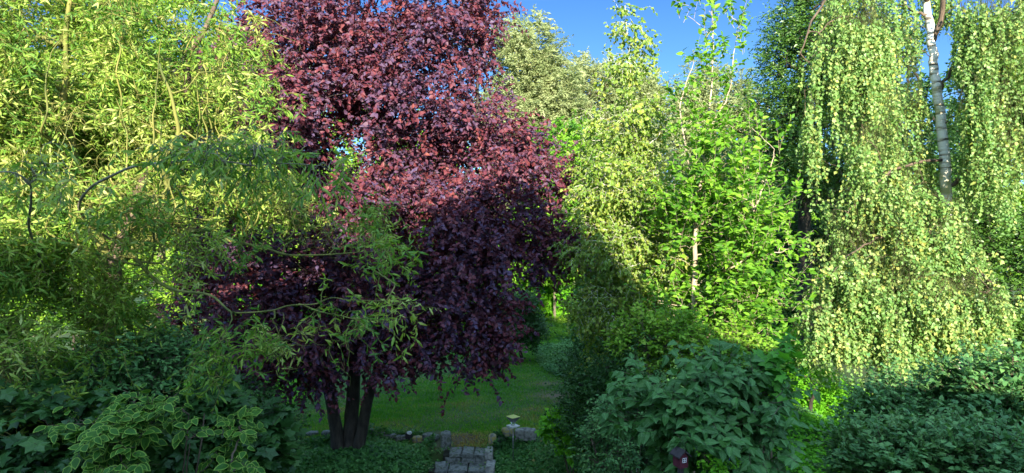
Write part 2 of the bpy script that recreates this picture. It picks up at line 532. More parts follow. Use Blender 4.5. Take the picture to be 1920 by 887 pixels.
# ------------------------------------------------------------------ ground
def ground():
    xs = np.concatenate([np.linspace(-400, -16, 14), np.linspace(-14, 16, 241), np.linspace(18, 400, 14)])
    ys = np.concatenate([np.linspace(-60, 5, 6), np.linspace(6, 30, 241), np.linspace(32, 600, 18)])
    X, Y = np.meshgrid(xs, ys)
    Z = gz(X, Y)
    V = np.stack([X, Y, Z], -1).reshape(-1, 3)
    nx, ny = len(xs), len(ys)
    i = np.arange(ny - 1)[:, None] * nx + np.arange(nx - 1)[None]
    q = np.stack([i, i + 1, i + nx + 1, i + nx], -1).reshape(-1)
    m, nt, pb, out = mat_new('soil_and_turf')
    tc = nt.nodes.new('ShaderNodeTexCoord')
    n = nt.nodes.new('ShaderNodeTexNoise'); n.inputs['Scale'].default_value = .9; n.inputs['Detail'].default_value = 9
    n.inputs['Roughness'].default_value = .68
    nt.links.new(tc.outputs['Object'], n.inputs['Vector'])
    c = ramp(nt, n.outputs[0], [(.3, (.018, .05, .010)), (.5, (.03, .075, .014)), (.6, (.06, .085, .025)), (.72, (.13, .10, .055))])
    # bare trodden soil round the head of the steps and two worn patches
    def patch(x, y, r, col_, cin):
        vd = nt.nodes.new('ShaderNodeVectorMath'); vd.operation = 'DISTANCE'
        nd = nt.nodes.new('ShaderNodeTexNoise'); nd.inputs['Scale'].default_value = 3.5; nd.inputs['Detail'].default_value = 5
        nt.links.new(tc.outputs['Object'], nd.inputs['Vector'])
        nt.links.new(tc.outputs['Object'], vd.inputs[0]); vd.inputs[1].default_value = (x, y, 0)
        ma = nt.nodes.new('ShaderNodeMath'); ma.operation = 'MULTIPLY_ADD'; ma.inputs[1].default_value = r * 1.3
        nt.links.new(nd.outputs[0], ma.inputs[0]); nt.links.new(vd.outputs['Value'], ma.inputs[2])
        mr = nt.nodes.new('ShaderNodeMapRange'); mr.inputs['From Min'].default_value = r * .9; mr.inputs['From Max'].default_value = r * 1.7
        mr.inputs['To Min'].default_value = .95; mr.inputs['To Max'].default_value = 0
        nt.links.new(ma.outputs[0], mr.inputs['Value'])
        mi = nt.nodes.new('ShaderNodeMix'); mi.data_type = 'RGBA'
        nt.links.new(mr.outputs[0], mi.inputs['Factor']); nt.links.new(cin, mi.inputs['A']); mi.inputs['B'].default_value = (*col_, 1)
        return mi.outputs['Result']
    c = patch(-1.0, 12.2, .62, (.09, .065, .04), c)
    c = patch(1.15, 15.2, .55, (.15, .115, .07), c)
    c = patch(.95, 16.4, .35, (.13, .11, .06), c)
    nt.links.new(c, pb.inputs['Base Color'])
    pb.inputs['Roughness'].default_value = .95
    n2 = nt.nodes.new('ShaderNodeTexNoise'); n2.inputs['Scale'].default_value = 30; n2.inputs['Detail'].default_value = 6
    nt.links.new(tc.outputs['Object'], n2.inputs['Vector'])
    b = nt.nodes.new('ShaderNodeBump'); b.inputs['Strength'].default_value = .6; b.inputs['Distance'].default_value = .05
    nt.links.new(n2.outputs[0], b.inputs['Height']); nt.links.new(b.outputs[0], pb.inputs['Normal'])
    o = mesh_from('ground', V, q, np.full((nx - 1) * (ny - 1), 4), m, smooth=True)
    tag(o, kind='structure')


ground()


def worn(x, y):
    d = np.exp(-((x + 1.0) ** 2 / .34 + (y - 12.1) ** 2 / .09)) * .8 + np.exp(-((x - 1.15) ** 2 / .35 + (y - 15.2) ** 2 / .2)) + .8 * np.exp(-((x - .95) ** 2 / .2 + (y - 16.4) ** 2 / .15))
    return d


def grass():
    n = 360000
    y = 11.85 + (rng.random(n) ** 1.25) * 16.5
    x = -7.5 + rng.random(n) * 13
    edge = 12.15 + 0.35 * np.sin(np.clip(x + 3.6, -2, 2.2) * .9) * (x < -1.4)
    keep = (y > edge + .05) | ((x > -1.35) & (x < -.45))
    dens = .55 + .45 * noise3(np.stack([x, y, 0 * x], 1), 1.1, 3)
    wr = worn(x, y)
    keep &= (rng.random(n) < np.clip(dens + .35, .3, 1) * np.clip(1.05 - wr * 1.1, .04, 1))
    x, y = x[keep], y[keep]; n = len(x)
    P = np.stack([x, y, gz(x, y) - .004], 1)
    D = nrmz(np.stack([rng.normal(0, .6, n), rng.normal(0, .6, n), np.full(n, .8)], 1))
    N = rng.normal(0, 1, (n, 3)) + np.array([0, -.6, .6])
    nz = noise3(P, .9, 9)
    S = (.055 + .02 * np.clip(nz, -1, 1)) * rng.uniform(.6, 1.4, n)
    rn = np.clip(.30 + .14 * nz + .14 * noise3(P, 4, 5) + .12 * noise3(P, 11, 6) + rng.normal(0, .16, n) + .5 * worn(x, y) + .16 * np.exp(-(y - 12.3) / 1.6) + .45 * np.clip(noise3(P, 2.3, 77) - 1.0, 0, 1), 0, 1)
    tm = T([(0, -.07, 0), (0, .07, 0), (.55, .055, .03), (.55, -.055, .03), (1, 0, -.12)], [(0, 1, 2, 3), (3, 2, 4)], [(0, 0)] * 5)
    o = leaves('lawn_grass', tm, P, D, N, S, rn, M['grass'])
    tag(o, 'short green grass of the garden lawn with worn brown spots', 'grass', kind='stuff')


grass()


def cover(name, label, xr, yr, n, size, tmpl, mat, h=.12, seed=1, fn=None):
    x = rng.uniform(*xr, n); y = rng.uniform(*yr, n)
    k = fn(x, y) if fn else np.ones(n, bool)
    x, y = x[k], y[k]; n = len(x)
    z = gz(x, y)
    P = np.stack([x, y, z], 1)
    hh = np.clip(.6 + .4 * noise3(P, 3.1, seed), .15, 1.2) * h
    P[:, 2] += rng.random(n) ** .6 * hh
    D = nrmz(np.stack([rng.normal(0, 1, n), rng.normal(0, 1, n), rng.normal(.25, .4, n)], 1))
    N = rng.normal(0, .45, (n, 3)) + np.array([0, -.3, 1])
    rn = np.clip(.42 + .2 * noise3(P, 2.3, seed + 4) + rng.normal(0, .16, n), 0, 1)
    o = leaves(name, tmpl, P, D, N, size * rng.uniform(.6, 1.4, n), rn, mat)
    return tag(o, label, 'ground cover', kind='stuff')


def bed_left(x, y):
    edge = 12.15 + 0.35 * np.sin(np.clip(x + 3.6, -2, 2.2) * .9)
    return (y < edge - .02) & (x < -1.50 + .08 * np.sin(y * 9) - .25 * (y > 11.95) )


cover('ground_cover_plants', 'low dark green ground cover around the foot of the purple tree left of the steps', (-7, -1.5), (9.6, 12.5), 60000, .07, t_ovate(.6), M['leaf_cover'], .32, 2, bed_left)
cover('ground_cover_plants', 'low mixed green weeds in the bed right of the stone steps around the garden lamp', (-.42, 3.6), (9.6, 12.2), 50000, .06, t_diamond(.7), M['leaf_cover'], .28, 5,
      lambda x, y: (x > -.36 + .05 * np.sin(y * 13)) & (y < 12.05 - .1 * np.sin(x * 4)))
cover('ground_cover_plants', 'bluish green weeds growing along the right edge of the lawn', (.8, 6.5), (12.1, 24), 60000, .07, t_diamond(.7), M['leaf_blue'], .3, 8,
      lambda x, y: x > 1.9 + .35 * np.sin(y * 1.7) - .02 * (y - 12) + .5 * np.exp(-(y - 20) ** 2 / 4) * -3)
cover('meadow_plants', 'sunlit meadow grass and herbs far behind the lawn', (-14, 16), (23.5, 34), 90000, .13, t_long(.2), M['leaf_mid'], .35, 12)
cover('meadow_plants', 'sunlit yellow green herbs on the ground left behind the purple tree', (-14, -5), (13.5, 24), 45000, .10, t_long(.25), M['leaf_lime'], .3, 14)

cover('meadow_plants', 'sunlit yellow green herbs between the large leaved shrub and the bluish shrubs at right', (5.0, 8.6), (10.5, 17), 26000, .07, t_ovate(.6), M['leaf_lime'], .35, 15)
M['dry_leaf'] = leafmat('dry_leaf', [g(.10, .06, .03), g(.22, .13, .05), g(.30, .24, .10)], YT, .15, .7, .2)
_n = 1500
_x = rng.uniform(-6, 4, _n); _y = 12.2 + rng.random(_n) ** 1.4 * 11
_k = rng.random(_n) < .25 + worn(_x, _y); _x, _y = _x[_k], _y[_k]
tag(leaves('fallen_leaves', t_ovate(.6), np.stack([_x, _y, gz(_x, _y) + .035], 1), np.stack([rng.normal(size=len(_x)), rng.normal(size=len(_x)), rng.normal(0, .15, len(_x))], 1),
           rng.normal(0, .3, (len(_x), 3)) + [0, 0, 1], rng.uniform(.03, .06, len(_x)), rng.random(len(_x)), M['dry_leaf']),
    'dry brown leaves scattered over the lawn', 'fallen leaves', kind='stuff')
# ------------------------------------------------------------------ house behind the camera
def box(bm, x0, x1, y0, y1, z0, z1):
    v = [bm.verts.new(p) for p in ((x0, y0, z0), (x1, y0, z0), (x1, y1, z0), (x0, y1, z0), (x0, y0, z1), (x1, y0, z1), (x1, y1, z1), (x0, y1, z1))]
    for f in ((0, 3, 2, 1), (4, 5, 6, 7), (0, 1, 5, 4), (1, 2, 6, 5), (2, 3, 7, 6), (3, 0, 4, 7)):
        bm.faces.new([v[i] for i in f])
    return v


def from_bm(name, bm, mat, parent=None, smooth=False, bevel=0):
    if bevel:
        bmesh.ops.bevel(bm, geom=list(bm.edges), offset=bevel, segments=2, affect='EDGES', profile=.6)
    bmesh.ops.recalc_face_normals(bm, faces=bm.faces)
    me = bpy.data.meshes.new(name); bm.to_mesh(me); bm.free()
    me.materials.append(mat)
    if smooth: me.polygons.foreach_set('use_smooth', [True] * len(me.polygons))
    o = bpy.data.objects.new(name, me); col.objects.link(o)
    if parent is not None: o.parent = parent
    return o


M['render'] = noisemat('render', [(.3, (.62, .60, .55)), (.7, (.72, .70, .65))], 3, bump=.15)
M['tiles'] = noisemat('tiles', [(.3, (.16, .06, .04)), (.7, (.30, .12, .07))], 6, bump=.3)
M['white_paint'] = noisemat('white_paint', [(.3, (.74, .74, .72)), (.7, (.82, .82, .80))], 4, bump=.05, rough=.5)
M['dark_glass'] = noisemat('dark_glass', [(.3, (.02, .025, .03)), (.7, (.03, .035, .04))], 1, bump=0, rough=.05, spec=.5)


def house():
    h = empty('house', (0, -5.9, -1.1), 'tall gabled house with pale rendered walls at the near end of the garden', 'house')
    yf, yb = 5.0, -5.0
    prof = [(-12, 6.35), (-5, 6.5), (-3.2, 7.35), (-1.5, 8.15), (1.3, 9.5), (2.55, 7.75), (3.5, 6.1), (5.5, 5.45), (6.3, 5.3), (6.45, 4.95), (8.2, 4.95), (8.35, 5.4), (11.5, 5.4)]  # outline, side wings and dip shaped to place the shadow edge on the garden
    bm = bmesh.new()
    for y in (yf, yb):
        for p in [(-12, -.5), (11.5, -.5)] + prof[::-1]: bm.verts.new((p[0], y, p[1]))
    bm.verts.ensure_lookup_table()
    n = len(prof) + 2
    bm.faces.new(bm.verts[:n]); bm.faces.new(bm.verts[n:])
    for i in range(n):
        k = (i + 1) % n
        bm.faces.new([bm.verts[i], bm.verts[k], bm.verts[n + k], bm.verts[n + i]])
    from_bm('wall', bm, M['render'], h)
    for (xa, za), (xb, zb) in zip(prof[:-1], prof[1:]):
        bm = bmesh.new(); v = []
        for y in (yf + .3, yb - .3):
            for (x, z) in ((xa, za), (xb, zb), (xb, zb + .16), (xa, za + .16)):
                v.append(bm.verts.new((x, y, z + .01)))
        for f in ((0, 1, 2, 3), (7, 6, 5, 4), (0, 4, 5, 1), (1, 5, 6, 2), (2, 6, 7, 3), (3, 7, 4, 0)):
            bm.faces.new([v[i] for i in f])
        from_bm('roof', bm, M['tiles'], h)
    bm = bmesh.new(); box(bm, -1.3, -.7, 1.0, 1.7, 7.9, 9.75)  # unseen stack added to break the straight edge of the roof shadow
    from_bm('added_chimney', bm, M['tiles'], h)
    for (x, z, w, hh) in ((-5.5, 1.4, 1.4, 1.3), (-2.2, 1.4, 1.4, 1.3), (3.0, 1.4, 1.4, 1.3), (6.2, 1.4, 1.4, 1.3), (-4.2, 4.4, 1.3, 1.3), (-.6, 4.2, 1.2, 2.0), (3.2, 4.4, 1.3, 1.3), (.4, 6.9, 1.0, 1.0)):
        bm = bmesh.new(); box(bm, x, x + w, yf - .1, yf + .03, z, z + hh)
        f = from_bm('window', bm, M['white_paint'], h)
        bm = bmesh.new(); box(bm, x + .09, x + w - .09, yf + .01, yf + .036, z + .09, z + hh - .09)
        from_bm('pane', bm, M['dark_glass'], f)


house()


# ------------------------------------------------------------------ far background trees
def far_tree(label, px, Y, blobs, n, per, lsize, mat, bark='bark_grey', tmpl=None, droop=.1, seed=0, L=.9, gap=-.7, lper=9, up=.2, toward=.5, cat='tree', name='tree', group=None, zb=None, r0=.25, hdir=.7, cf=1.6, along=.55):
    x = W(px, 443, Y)[0]
    b = np.array([x, Y, G(x, Y)])
    top = max(W(q[0], q[1] - q[4] * .3, q[2])[2] for q in blobs)
    c = W(blobs[0][0], blobs[0][1], blobs[0][2])
    tr = [([b - [0, 0, .1], b + [(c[0] - x) * .1, 0, (top) * .3], b + [(c[0] - x) * .6, 0, top * .62], [c[0], c[1], top]], [r0, r0 * .8, r0 * .5, r0 * .12])]
    return plant(name, label, cat, b, tr, blobs, n,
                 dict(per=per, L=L, spread=L * .28, up=up, outw=.55, rndw=hdir, droop=droop, wig=.15, r=.006),
                 dict(per=lper, size=lsize, up=.5, toward=toward, rnd=.55, along=along, clumpvar=.65), tmpl or t_diamond(.6), M[mat], M[bark],
                 seed=seed, gap=gap, shell=.5, freq=cf, sk=dict(rmax=r0 * .4, rmin=.012, up_pen=.7), group=group, twig_wood=False, tsides=8)


NARROW = t_diamond(.34)
far_tree('tall silvery green willow crown rising beyond the purple tree against the blue sky', 985, 38,
         [(985, 120, 38, 62, 78, 2.6, 1), (960, 240, 38, 75, 90, 3, 1), (1040, 180, 38, 60, 65, 2.5, 1), (1010, 330, 37, 85, 90, 3, .8), (950, 420, 37, 90, 90, 3, .5)],
         520, 10, .22, 'leaf_silver', tmpl=NARROW, droop=.15, seed=1, L=1.1, gap=-.6, lper=20, r0=.4)
far_tree('rounded silvery willow crown behind the young birch tip', 1130, 42,
         [(1105, 205, 42, 60, 82, 2.6, 1), (1170, 190, 43, 60, 70, 2.6, 1), (1215, 240, 42, 55, 80, 2.5, .8), (1130, 330, 41, 100, 90, 3, .8)],
         430, 10, .22, 'leaf_silver', tmpl=NARROW, droop=.15, seed=2, L=1.1, gap=-.5, lper=20, r0=.35)
far_tree('silvery crown showing behind the long shoots of the bright sapling', 1345, 44,
         [(1340, 230, 44, 75, 110, 3, 1), (1290, 250, 44, 55, 95, 3, .8), (1400, 280, 44, 60, 90, 3, .8), (1340, 370, 43, 110, 90, 3, .8)],
         430, 10, .22, 'leaf_silver', tmpl=NARROW, droop=.15, seed=3, L=1.1, gap=-.5, lper=20, r0=.35)
far_tree('rounded green tree top behind the curly willow at far left', 300, 27,
         [(300, 90, 27, 100, 120, 2.5, 1), (200, 180, 27, 120, 130, 2.8, 1), (370, 190, 27, 70, 100, 2, 1), (280, 330, 26, 150, 120, 2.5, 1)],
         420, 10, .20, 'leaf_mid', droop=.08, seed=4, L=.8, gap=-1, r0=.3, lper=11)
far_tree('dark green tree beyond the left edge of the lawn', 60, 24,
         [(40, 60, 24, 130, 150, 2.5, 1), (60, 260, 24, 150, 130, 2.6, 1), (-60, 300, 23, 120, 160, 2.6, 1), (80, 430, 23, 150, 110, 2.5, 1)],
         420, 10, .17, 'leaf_mid', seed=5, L=.8, gap=-1, r0=.3, lper=11)
far_tree('yellow green tree behind the top of the purple tree', 455, 32,
         [(445, 120, 32, 65, 70, 2.3, 1), (520, 190, 32, 80, 90, 2.5, 1), (450, 280, 31, 110, 120, 3, 1)],
         300, 10, .20, 'leaf_silver', seed=6, L=.9, gap=-1, lper=11)
far_tree('green tree hidden low behind the purple crown', 690, 30,
         [(690, 330, 30, 150, 130, 2.8, 1), (560, 400, 30, 130, 110, 2.8, 1), (830, 400, 30, 120, 120, 2.6, 1), (700, 480, 29, 200, 80, 2.5, 1)],
         330, 9, .22, 'leaf_mid', seed=7, L=.9, gap=-1.1, lper=10)
# bright hedge trees behind the gap in the middle
bg_mid = [
    ('bright green tree filling the gap right of the purple crown', 1040, 29, [(1045, 380, 29, 65, 75, 2, 1), (1010, 460, 28, 70, 60, 2, 1), (1100, 440, 28, 70, 80, 2, 1), (1060, 300, 30, 80, 70, 2, .8)], 'leaf_bright', 8),
    ('sunlit leafy bush at the far end of the lawn', 1060, 31, [(1060, 530, 31, 75, 50, 1.6, 1), (1010, 555, 31, 50, 36, 1.3, 1), (1115, 560, 31, 45, 34, 1.3, 1)], 'leaf_lime', 9),
    ('yellowish tree behind the young white birch', 1200, 31, [(1190, 320, 31, 85, 90, 2.2, 1), (1230, 430, 30, 90, 90, 2.2, 1), (1140, 430, 30, 80, 90, 2, 1), (1210, 540, 29, 110, 70, 2, 1)], 'leaf_silver', 10),
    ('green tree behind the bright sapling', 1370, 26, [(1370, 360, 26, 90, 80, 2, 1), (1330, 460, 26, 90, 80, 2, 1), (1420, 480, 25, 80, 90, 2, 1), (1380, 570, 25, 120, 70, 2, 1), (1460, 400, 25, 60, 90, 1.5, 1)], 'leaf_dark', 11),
]
for lb, px, Y, bl, mt, sd in bg_mid:
    far_tree(lb, px, Y, bl, 300, 9, .15 if Y < 28 else .19, mt, seed=sd, L=.7, gap=-1, lper=11, r0=.07, name='tree' if lb[:5] != 'sunli' else 'bush', cat='tree' if lb[:5] != 'sunli' else 'bush')
bg_r = [
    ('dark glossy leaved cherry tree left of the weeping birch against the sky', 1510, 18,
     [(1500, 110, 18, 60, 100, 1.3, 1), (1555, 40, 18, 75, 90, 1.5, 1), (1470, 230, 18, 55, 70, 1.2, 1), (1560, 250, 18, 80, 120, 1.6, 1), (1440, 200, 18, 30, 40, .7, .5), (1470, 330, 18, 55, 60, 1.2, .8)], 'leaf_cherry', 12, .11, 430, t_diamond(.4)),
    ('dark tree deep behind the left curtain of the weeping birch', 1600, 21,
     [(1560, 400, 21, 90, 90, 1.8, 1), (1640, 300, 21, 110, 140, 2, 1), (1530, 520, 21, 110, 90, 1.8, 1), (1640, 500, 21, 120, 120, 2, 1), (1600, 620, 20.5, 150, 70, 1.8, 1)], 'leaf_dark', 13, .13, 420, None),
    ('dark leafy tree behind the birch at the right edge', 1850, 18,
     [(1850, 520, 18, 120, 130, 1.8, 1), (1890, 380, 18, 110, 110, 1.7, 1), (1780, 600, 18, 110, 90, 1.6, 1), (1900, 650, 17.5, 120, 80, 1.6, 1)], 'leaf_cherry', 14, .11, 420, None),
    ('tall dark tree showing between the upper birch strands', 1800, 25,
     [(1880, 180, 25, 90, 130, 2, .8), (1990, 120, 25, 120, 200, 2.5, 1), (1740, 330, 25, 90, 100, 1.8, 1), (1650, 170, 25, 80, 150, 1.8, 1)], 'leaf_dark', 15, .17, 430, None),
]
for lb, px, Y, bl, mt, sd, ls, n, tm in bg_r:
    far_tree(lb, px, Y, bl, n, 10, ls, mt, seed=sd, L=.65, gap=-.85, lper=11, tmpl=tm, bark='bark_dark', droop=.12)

n_ = 90000
x_ = rng.uniform(-75, 75, n_); z_ = rng.random(n_) ** .8 * (8.5 + 2 * np.sin(x_ * .35) + 1.2 * np.sin(x_ * 1.1))
P_ = np.stack([x_, rng.uniform(50, 56, n_) + np.sin(x_ * .8), z_], 1)
tag(leaves('distant_wood', t_diamond(.7), P_, rng.normal(size=(n_, 3)), rng.normal(0, .7, (n_, 3)) + [0, -.7, .4], rng.uniform(.3, .75, n_), np.clip(.4 + .25 * noise3(P_, .8, 4) + rng.normal(0, .15, n_), 0, 1), M['leaf_mid']),
    'distant green wood closing the view behind the garden trees', 'wood', kind='stuff')
# low bushes along the back and the right side of the lawn
bsh = [
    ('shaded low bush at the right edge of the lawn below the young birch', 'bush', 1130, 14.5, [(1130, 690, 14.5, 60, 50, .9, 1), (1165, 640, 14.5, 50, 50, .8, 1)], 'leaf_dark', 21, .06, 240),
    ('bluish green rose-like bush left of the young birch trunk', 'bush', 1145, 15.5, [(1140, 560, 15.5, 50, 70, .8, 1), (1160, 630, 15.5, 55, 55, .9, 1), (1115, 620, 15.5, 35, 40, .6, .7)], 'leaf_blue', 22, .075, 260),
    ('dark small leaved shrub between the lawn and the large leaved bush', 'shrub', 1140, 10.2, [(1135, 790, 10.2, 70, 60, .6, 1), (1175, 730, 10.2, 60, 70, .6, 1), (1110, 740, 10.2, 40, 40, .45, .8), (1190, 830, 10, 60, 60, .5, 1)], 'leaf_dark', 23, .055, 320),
    ('sunlit bush at the back left corner of the lawn', 'bush', 540, 21, [(540, 590, 21, 90, 60, 1.3, 1), (420, 580, 21, 80, 55, 1.2, 1), (330, 600, 20, 60, 50, 1, 1)], 'leaf_lime', 24, .10, 260),
    ('green bush behind the lawn seen under the purple branches', 'bush', 760, 25, [(760, 570, 25, 110, 55, 1.5, 1), (880, 560, 25, 90, 60, 1.4, 1), (650, 570, 25, 80, 55, 1.4, 1)], 'leaf_mid', 25, .13, 300),
    ('sunlit yellow bush low behind the left willow', 'bush', 140, 16, [(130, 520, 16, 140, 100, 1.3, 1), (260, 560, 16, 90, 80, 1.1, 1), (10, 560, 16, 100, 120, 1.2, 1)], 'leaf_mid', 26, .09, 330),
    ('small pale green conifer-like bush lit behind the willow trunk', 'bush', 335, 18, [(310, 590, 18, 26, 34, .5, 1), (350, 600, 18, 22, 30, .45, 1)], 'leaf_silver', 27, .07, 110),
    ('sunlit yellow green bush low between the large leaved bush and the right shrubs', 'bush', 1520, 13.5, [(1500, 735, 14.3, 45, 35, .6, 1), (1540, 760, 14.2, 40, 30, .6, 1), (1480, 690, 14.5, 40, 50, .6, .8)], 'leaf_lime', 28, .07, 260),
]
for lb, nm, px, Y, bl, mt, sd, ls, n in bsh:
    far_tree(lb, px, Y, bl, n, 9, ls, mt, seed=sd, L=.42, gap=-1.1, lper=11, name=nm, cat=nm, bark='bark_dark', r0=.05, up=.6, toward=.3)

# ------------------------------------------------------------------ purple plum tree
B = W(650, 815, 11.75); B[2] = G(B[0], B[1])
x0, y0, z0 = B
pl_tr = [
    ([B + [-.14, 0, -.15], B + [-.22, 0, .6], B + [-.38, .02, 1.5], B + [-.6, .2, 2.6], B + [-1.0, .4, 4.2], B + [-1.1, .5, 6.5], B + [-.9, .6, 9]], [.15, .12, .105, .09, .07, .05, .015]),
    ([B + [.04, .05, -.15], B + [.06, .1, .6], B + [.12, .1, 1.6], B + [.15, .3, 3], B + [.5, .6, 5], B + [.7, .7, 7.3], B + [.8, .8, 10.2]], [.17, .14, .12, .10, .08, .05, .015]),
    ([B + [.20, -.05, -.15], B + [.32, -.05, .6], B + [.55, -.1, 1.5], B + [1.1, .1, 2.6], B + [1.8, .3, 4], B + [2.4, .5, 6], B + [2.5, .6, 8]], [.13, .11, .095, .08, .06, .04, .012]),
]
plum_blobs = [
    (700, 30, 12.6, 230, 150, 2.2, 1.0), (610, 160, 12.4, 170, 130, 2.0, 1), (800, 160, 12.2, 150, 130, 2.0, 1), (700, 280, 12.2, 230, 120, 2.4, 1.1),
    (860, 290, 12.1, 150, 90, 1.9, 1), (970, 320, 12.2, 90, 55, 1.1, 1), (470, 240, 12.4, 130, 130, 1.6, 1.2), (440, 560, 11.6, 90, 90, 1.2, .9), (560, 420, 12.0, 180, 100, 2.0, .9),
    (760, 420, 12.0, 190, 90, 2.1, 1), (900, 400, 11.8, 130, 70, 1.5, 1), (1000, 470, 11.9, 85, 42, .9, .9), (890, 490, 11.4, 90, 80, 1.1, 1.1),
    (640, 570, 11.5, 150, 80, 1.6, 1.1), (500, 570, 11.6, 140, 80, 1.4, 1.0), (885, 590, 11.2, 70, 80, .7, 1.2), (880, 672, 11.2, 36, 30, .35, 1.1), (930, 620, 11.3, 30, 40, .3, .9), (1045, 475, 11.8, 46, 30, .4, 3.0), (1020, 325, 12.2, 42, 34, .5, 1.2), (840, 690, 11.2, 20, 20, .2, .7), (780, 580, 11.5, 90, 70, 1.3, .8),
    (550, 670, 11.3, 110, 46, 1.1, 1.1), (690, 640, 11.2, 90, 42, .9, 1.3), (560, 690, 11.0, 90, 34, .5, 1.0), (760, 640, 11.3, 60, 50, .7, 1.0), (440, 480, 12, 90, 70, 1.1, .6), (690, -170, 12.6, 180, 130, 2, .5), (520, 60, 12.6, 90, 80, 1.2, .6), (850, 60, 12.4, 70, 90, 1.2, .7),
]
plum = plant('purple_plum_tree', 'large purple leaved plum tree with three dark stems standing left of the steps', 'tree', B, pl_tr, plum_blobs, 1150,
             dict(per=11, L=.55, spread=.13, up=.05, outw=.6, rndw=.7, droop=.13, wig=.14, r=.004),
             dict(per=13, size=.082, up=.45, toward=.6, rnd=.6, along=.5, hang=.25, clumpvar=.4, var=.4, drand=.5), t_ovate(.62), M['leaf_plum'], M['bark_dark'],
             seed=31, gap=-1.0, shell=.5, freq=2.0, sk=dict(rmax=.06, rmin=.005, up_pen=.5, arch=.16), start=.2)

# ------------------------------------------------------------------ corkscrew willow at the left
def curly(pts, radii, amp, per=9):
    p, r = poly(pts, radii, per=per)
    n = len(p)
    env = np.sin(np.linspace(0, np.pi, n))[:, None] ** .4
    w = rng.normal(0, 1, (n + 8, 3))
    w = sum(w[i:i + n] * c for i, c in enumerate((.1, .3, .6, .8, .8, .6, .3, .1)))
    k = np.arange(n); f = rng.uniform(.45, .8); ph = rng.uniform(0, 6.3, 2)
    off = (w * .62 + np.stack([np.sin(k * f + ph[0]), .6 * np.sin(k * f * .8 + ph[1]), .3 * np.cos(k * f + ph[0])], 1) * .6) * amp
    p = p + off * env * np.array([1, 1, .6])
    return p, r


Bw = np.array([-5.2, 7.9, -.9])
shoots_w = Wood()
wroot = empty('corkscrew_willow', Bw, 'corkscrew willow with curly yellow green branches filling the left side', 'tree')
tr_main = [
    ([Bw - [0, 0, .1], W(195, 690, 7.8), W(205, 560, 7.7), W(225, 470, 7.7), W(280, 330, 7.8), W(350, 200, 7.9), W(345, 110, 7.8), W(395, 40, 7.8), W(420, -80, 7.9)], [.15, .12, .105, .08, .055, .045, .038, .03, .015], .03),
    ([W(212, 540, 7.7), W(170, 420, 7.6), W(130, 260, 7.5), W(115, 120, 7.5), W(140, -60, 7.5)], [.075, .055, .045, .035, .02], .04),
    ([W(222, 480, 7.7), W(235, 380, 7.9), W(215, 260, 8.1), W(235, 130, 8.2), W(220, -40, 8.3)], [.06, .045, .04, .03, .02], .045),
    ([W(215, 500, 7.7), W(300, 440, 7.8), W(390, 430, 8.2), W(450, 380, 8.5), W(470, 330, 8.7)], [.05, .04, .03, .02, .01], .03),
    ([W(205, 560, 7.7), W(90, 560, 7.2), W(-20, 470, 7.0), W(-90, 330, 7.0)], [.05, .04, .025, .012], .03),
    ([W(200, 640, 7.7), W(90, 700, 7.0), W(20, 690, 6.6), W(-60, 600, 6.3)], [.06, .05, .04, .02], .03),
    ([W(390, 430, 8.2), W(470, 460, 8.3), W(560, 480, 8.4), W(680, 470, 8.3)], [.028, .022, .015, .007], .03),
    ([W(300, 440, 7.3), W(300, 330, 7.0), W(330, 230, 6.9), W(300, 120, 6.9)], [.035, .03, .022, .012], .05),
    ([W(240, 470, 7.7), W(300, 530, 6.6), W(400, 560, 6.0), W(470, 590, 5.8), W(560, 570, 5.7), W(650, 565, 5.7), W(735, 562, 5.7)], [.03, .018, .011, .008, .007, .005, .003], .03),
    ([W(560, 570, 5.7), W(640, 590, 5.6), W(700, 600, 5.6), W(755, 640, 5.6)], [.008, .006, .005, .003], .02),
]
wt = Wood(); lines = []
for pts, rad, amp in tr_main:
    p, r = curly(pts, rad, amp)
    lines.append(p)
# upright yellow green shoots
for k in range(26):
    bx, by, bY = rng.uniform(30, 470), rng.uniform(230, 500), rng.uniform(6.5, 7.4)
    if bx > 380: bY += 1
    up_ = rng.uniform(110, 260); dx = rng.normal(0, 40)
    q = [W(bx, by, bY), W(bx + dx * .4, by - up_ * .33, bY - .1), W(bx + dx * .3, by - up_ * .66, bY - .05), W(bx + dx, by - up_, bY)]
    near = min(((np.linalg.norm(l - q[0], axis=1).min(), i) for i, l in enumerate(lines[:9])))
    l = lines[near[1]]; a0 = l[np.argmin(np.linalg.norm(l - q[0], axis=1))]
    p, r = curly([a0] + q, [.014, .012, .010, .007, .003], .022)
    shoots_w.add(p - Bw, r, 5)
w0 = Wood(); w0.add(lines[0] - Bw, np.interp(np.linspace(0, 8, len(lines[0])), np.arange(9), tr_main[0][1]), 10); w0.build('trunk', M['bark_brown'], wroot)
for p, (pts, rad, amp) in zip(lines[1:], tr_main[1:]):
    wt.add(p - Bw, np.interp(np.linspace(0, len(rad) - 1, len(p)), np.arange(len(rad)), rad), 6)
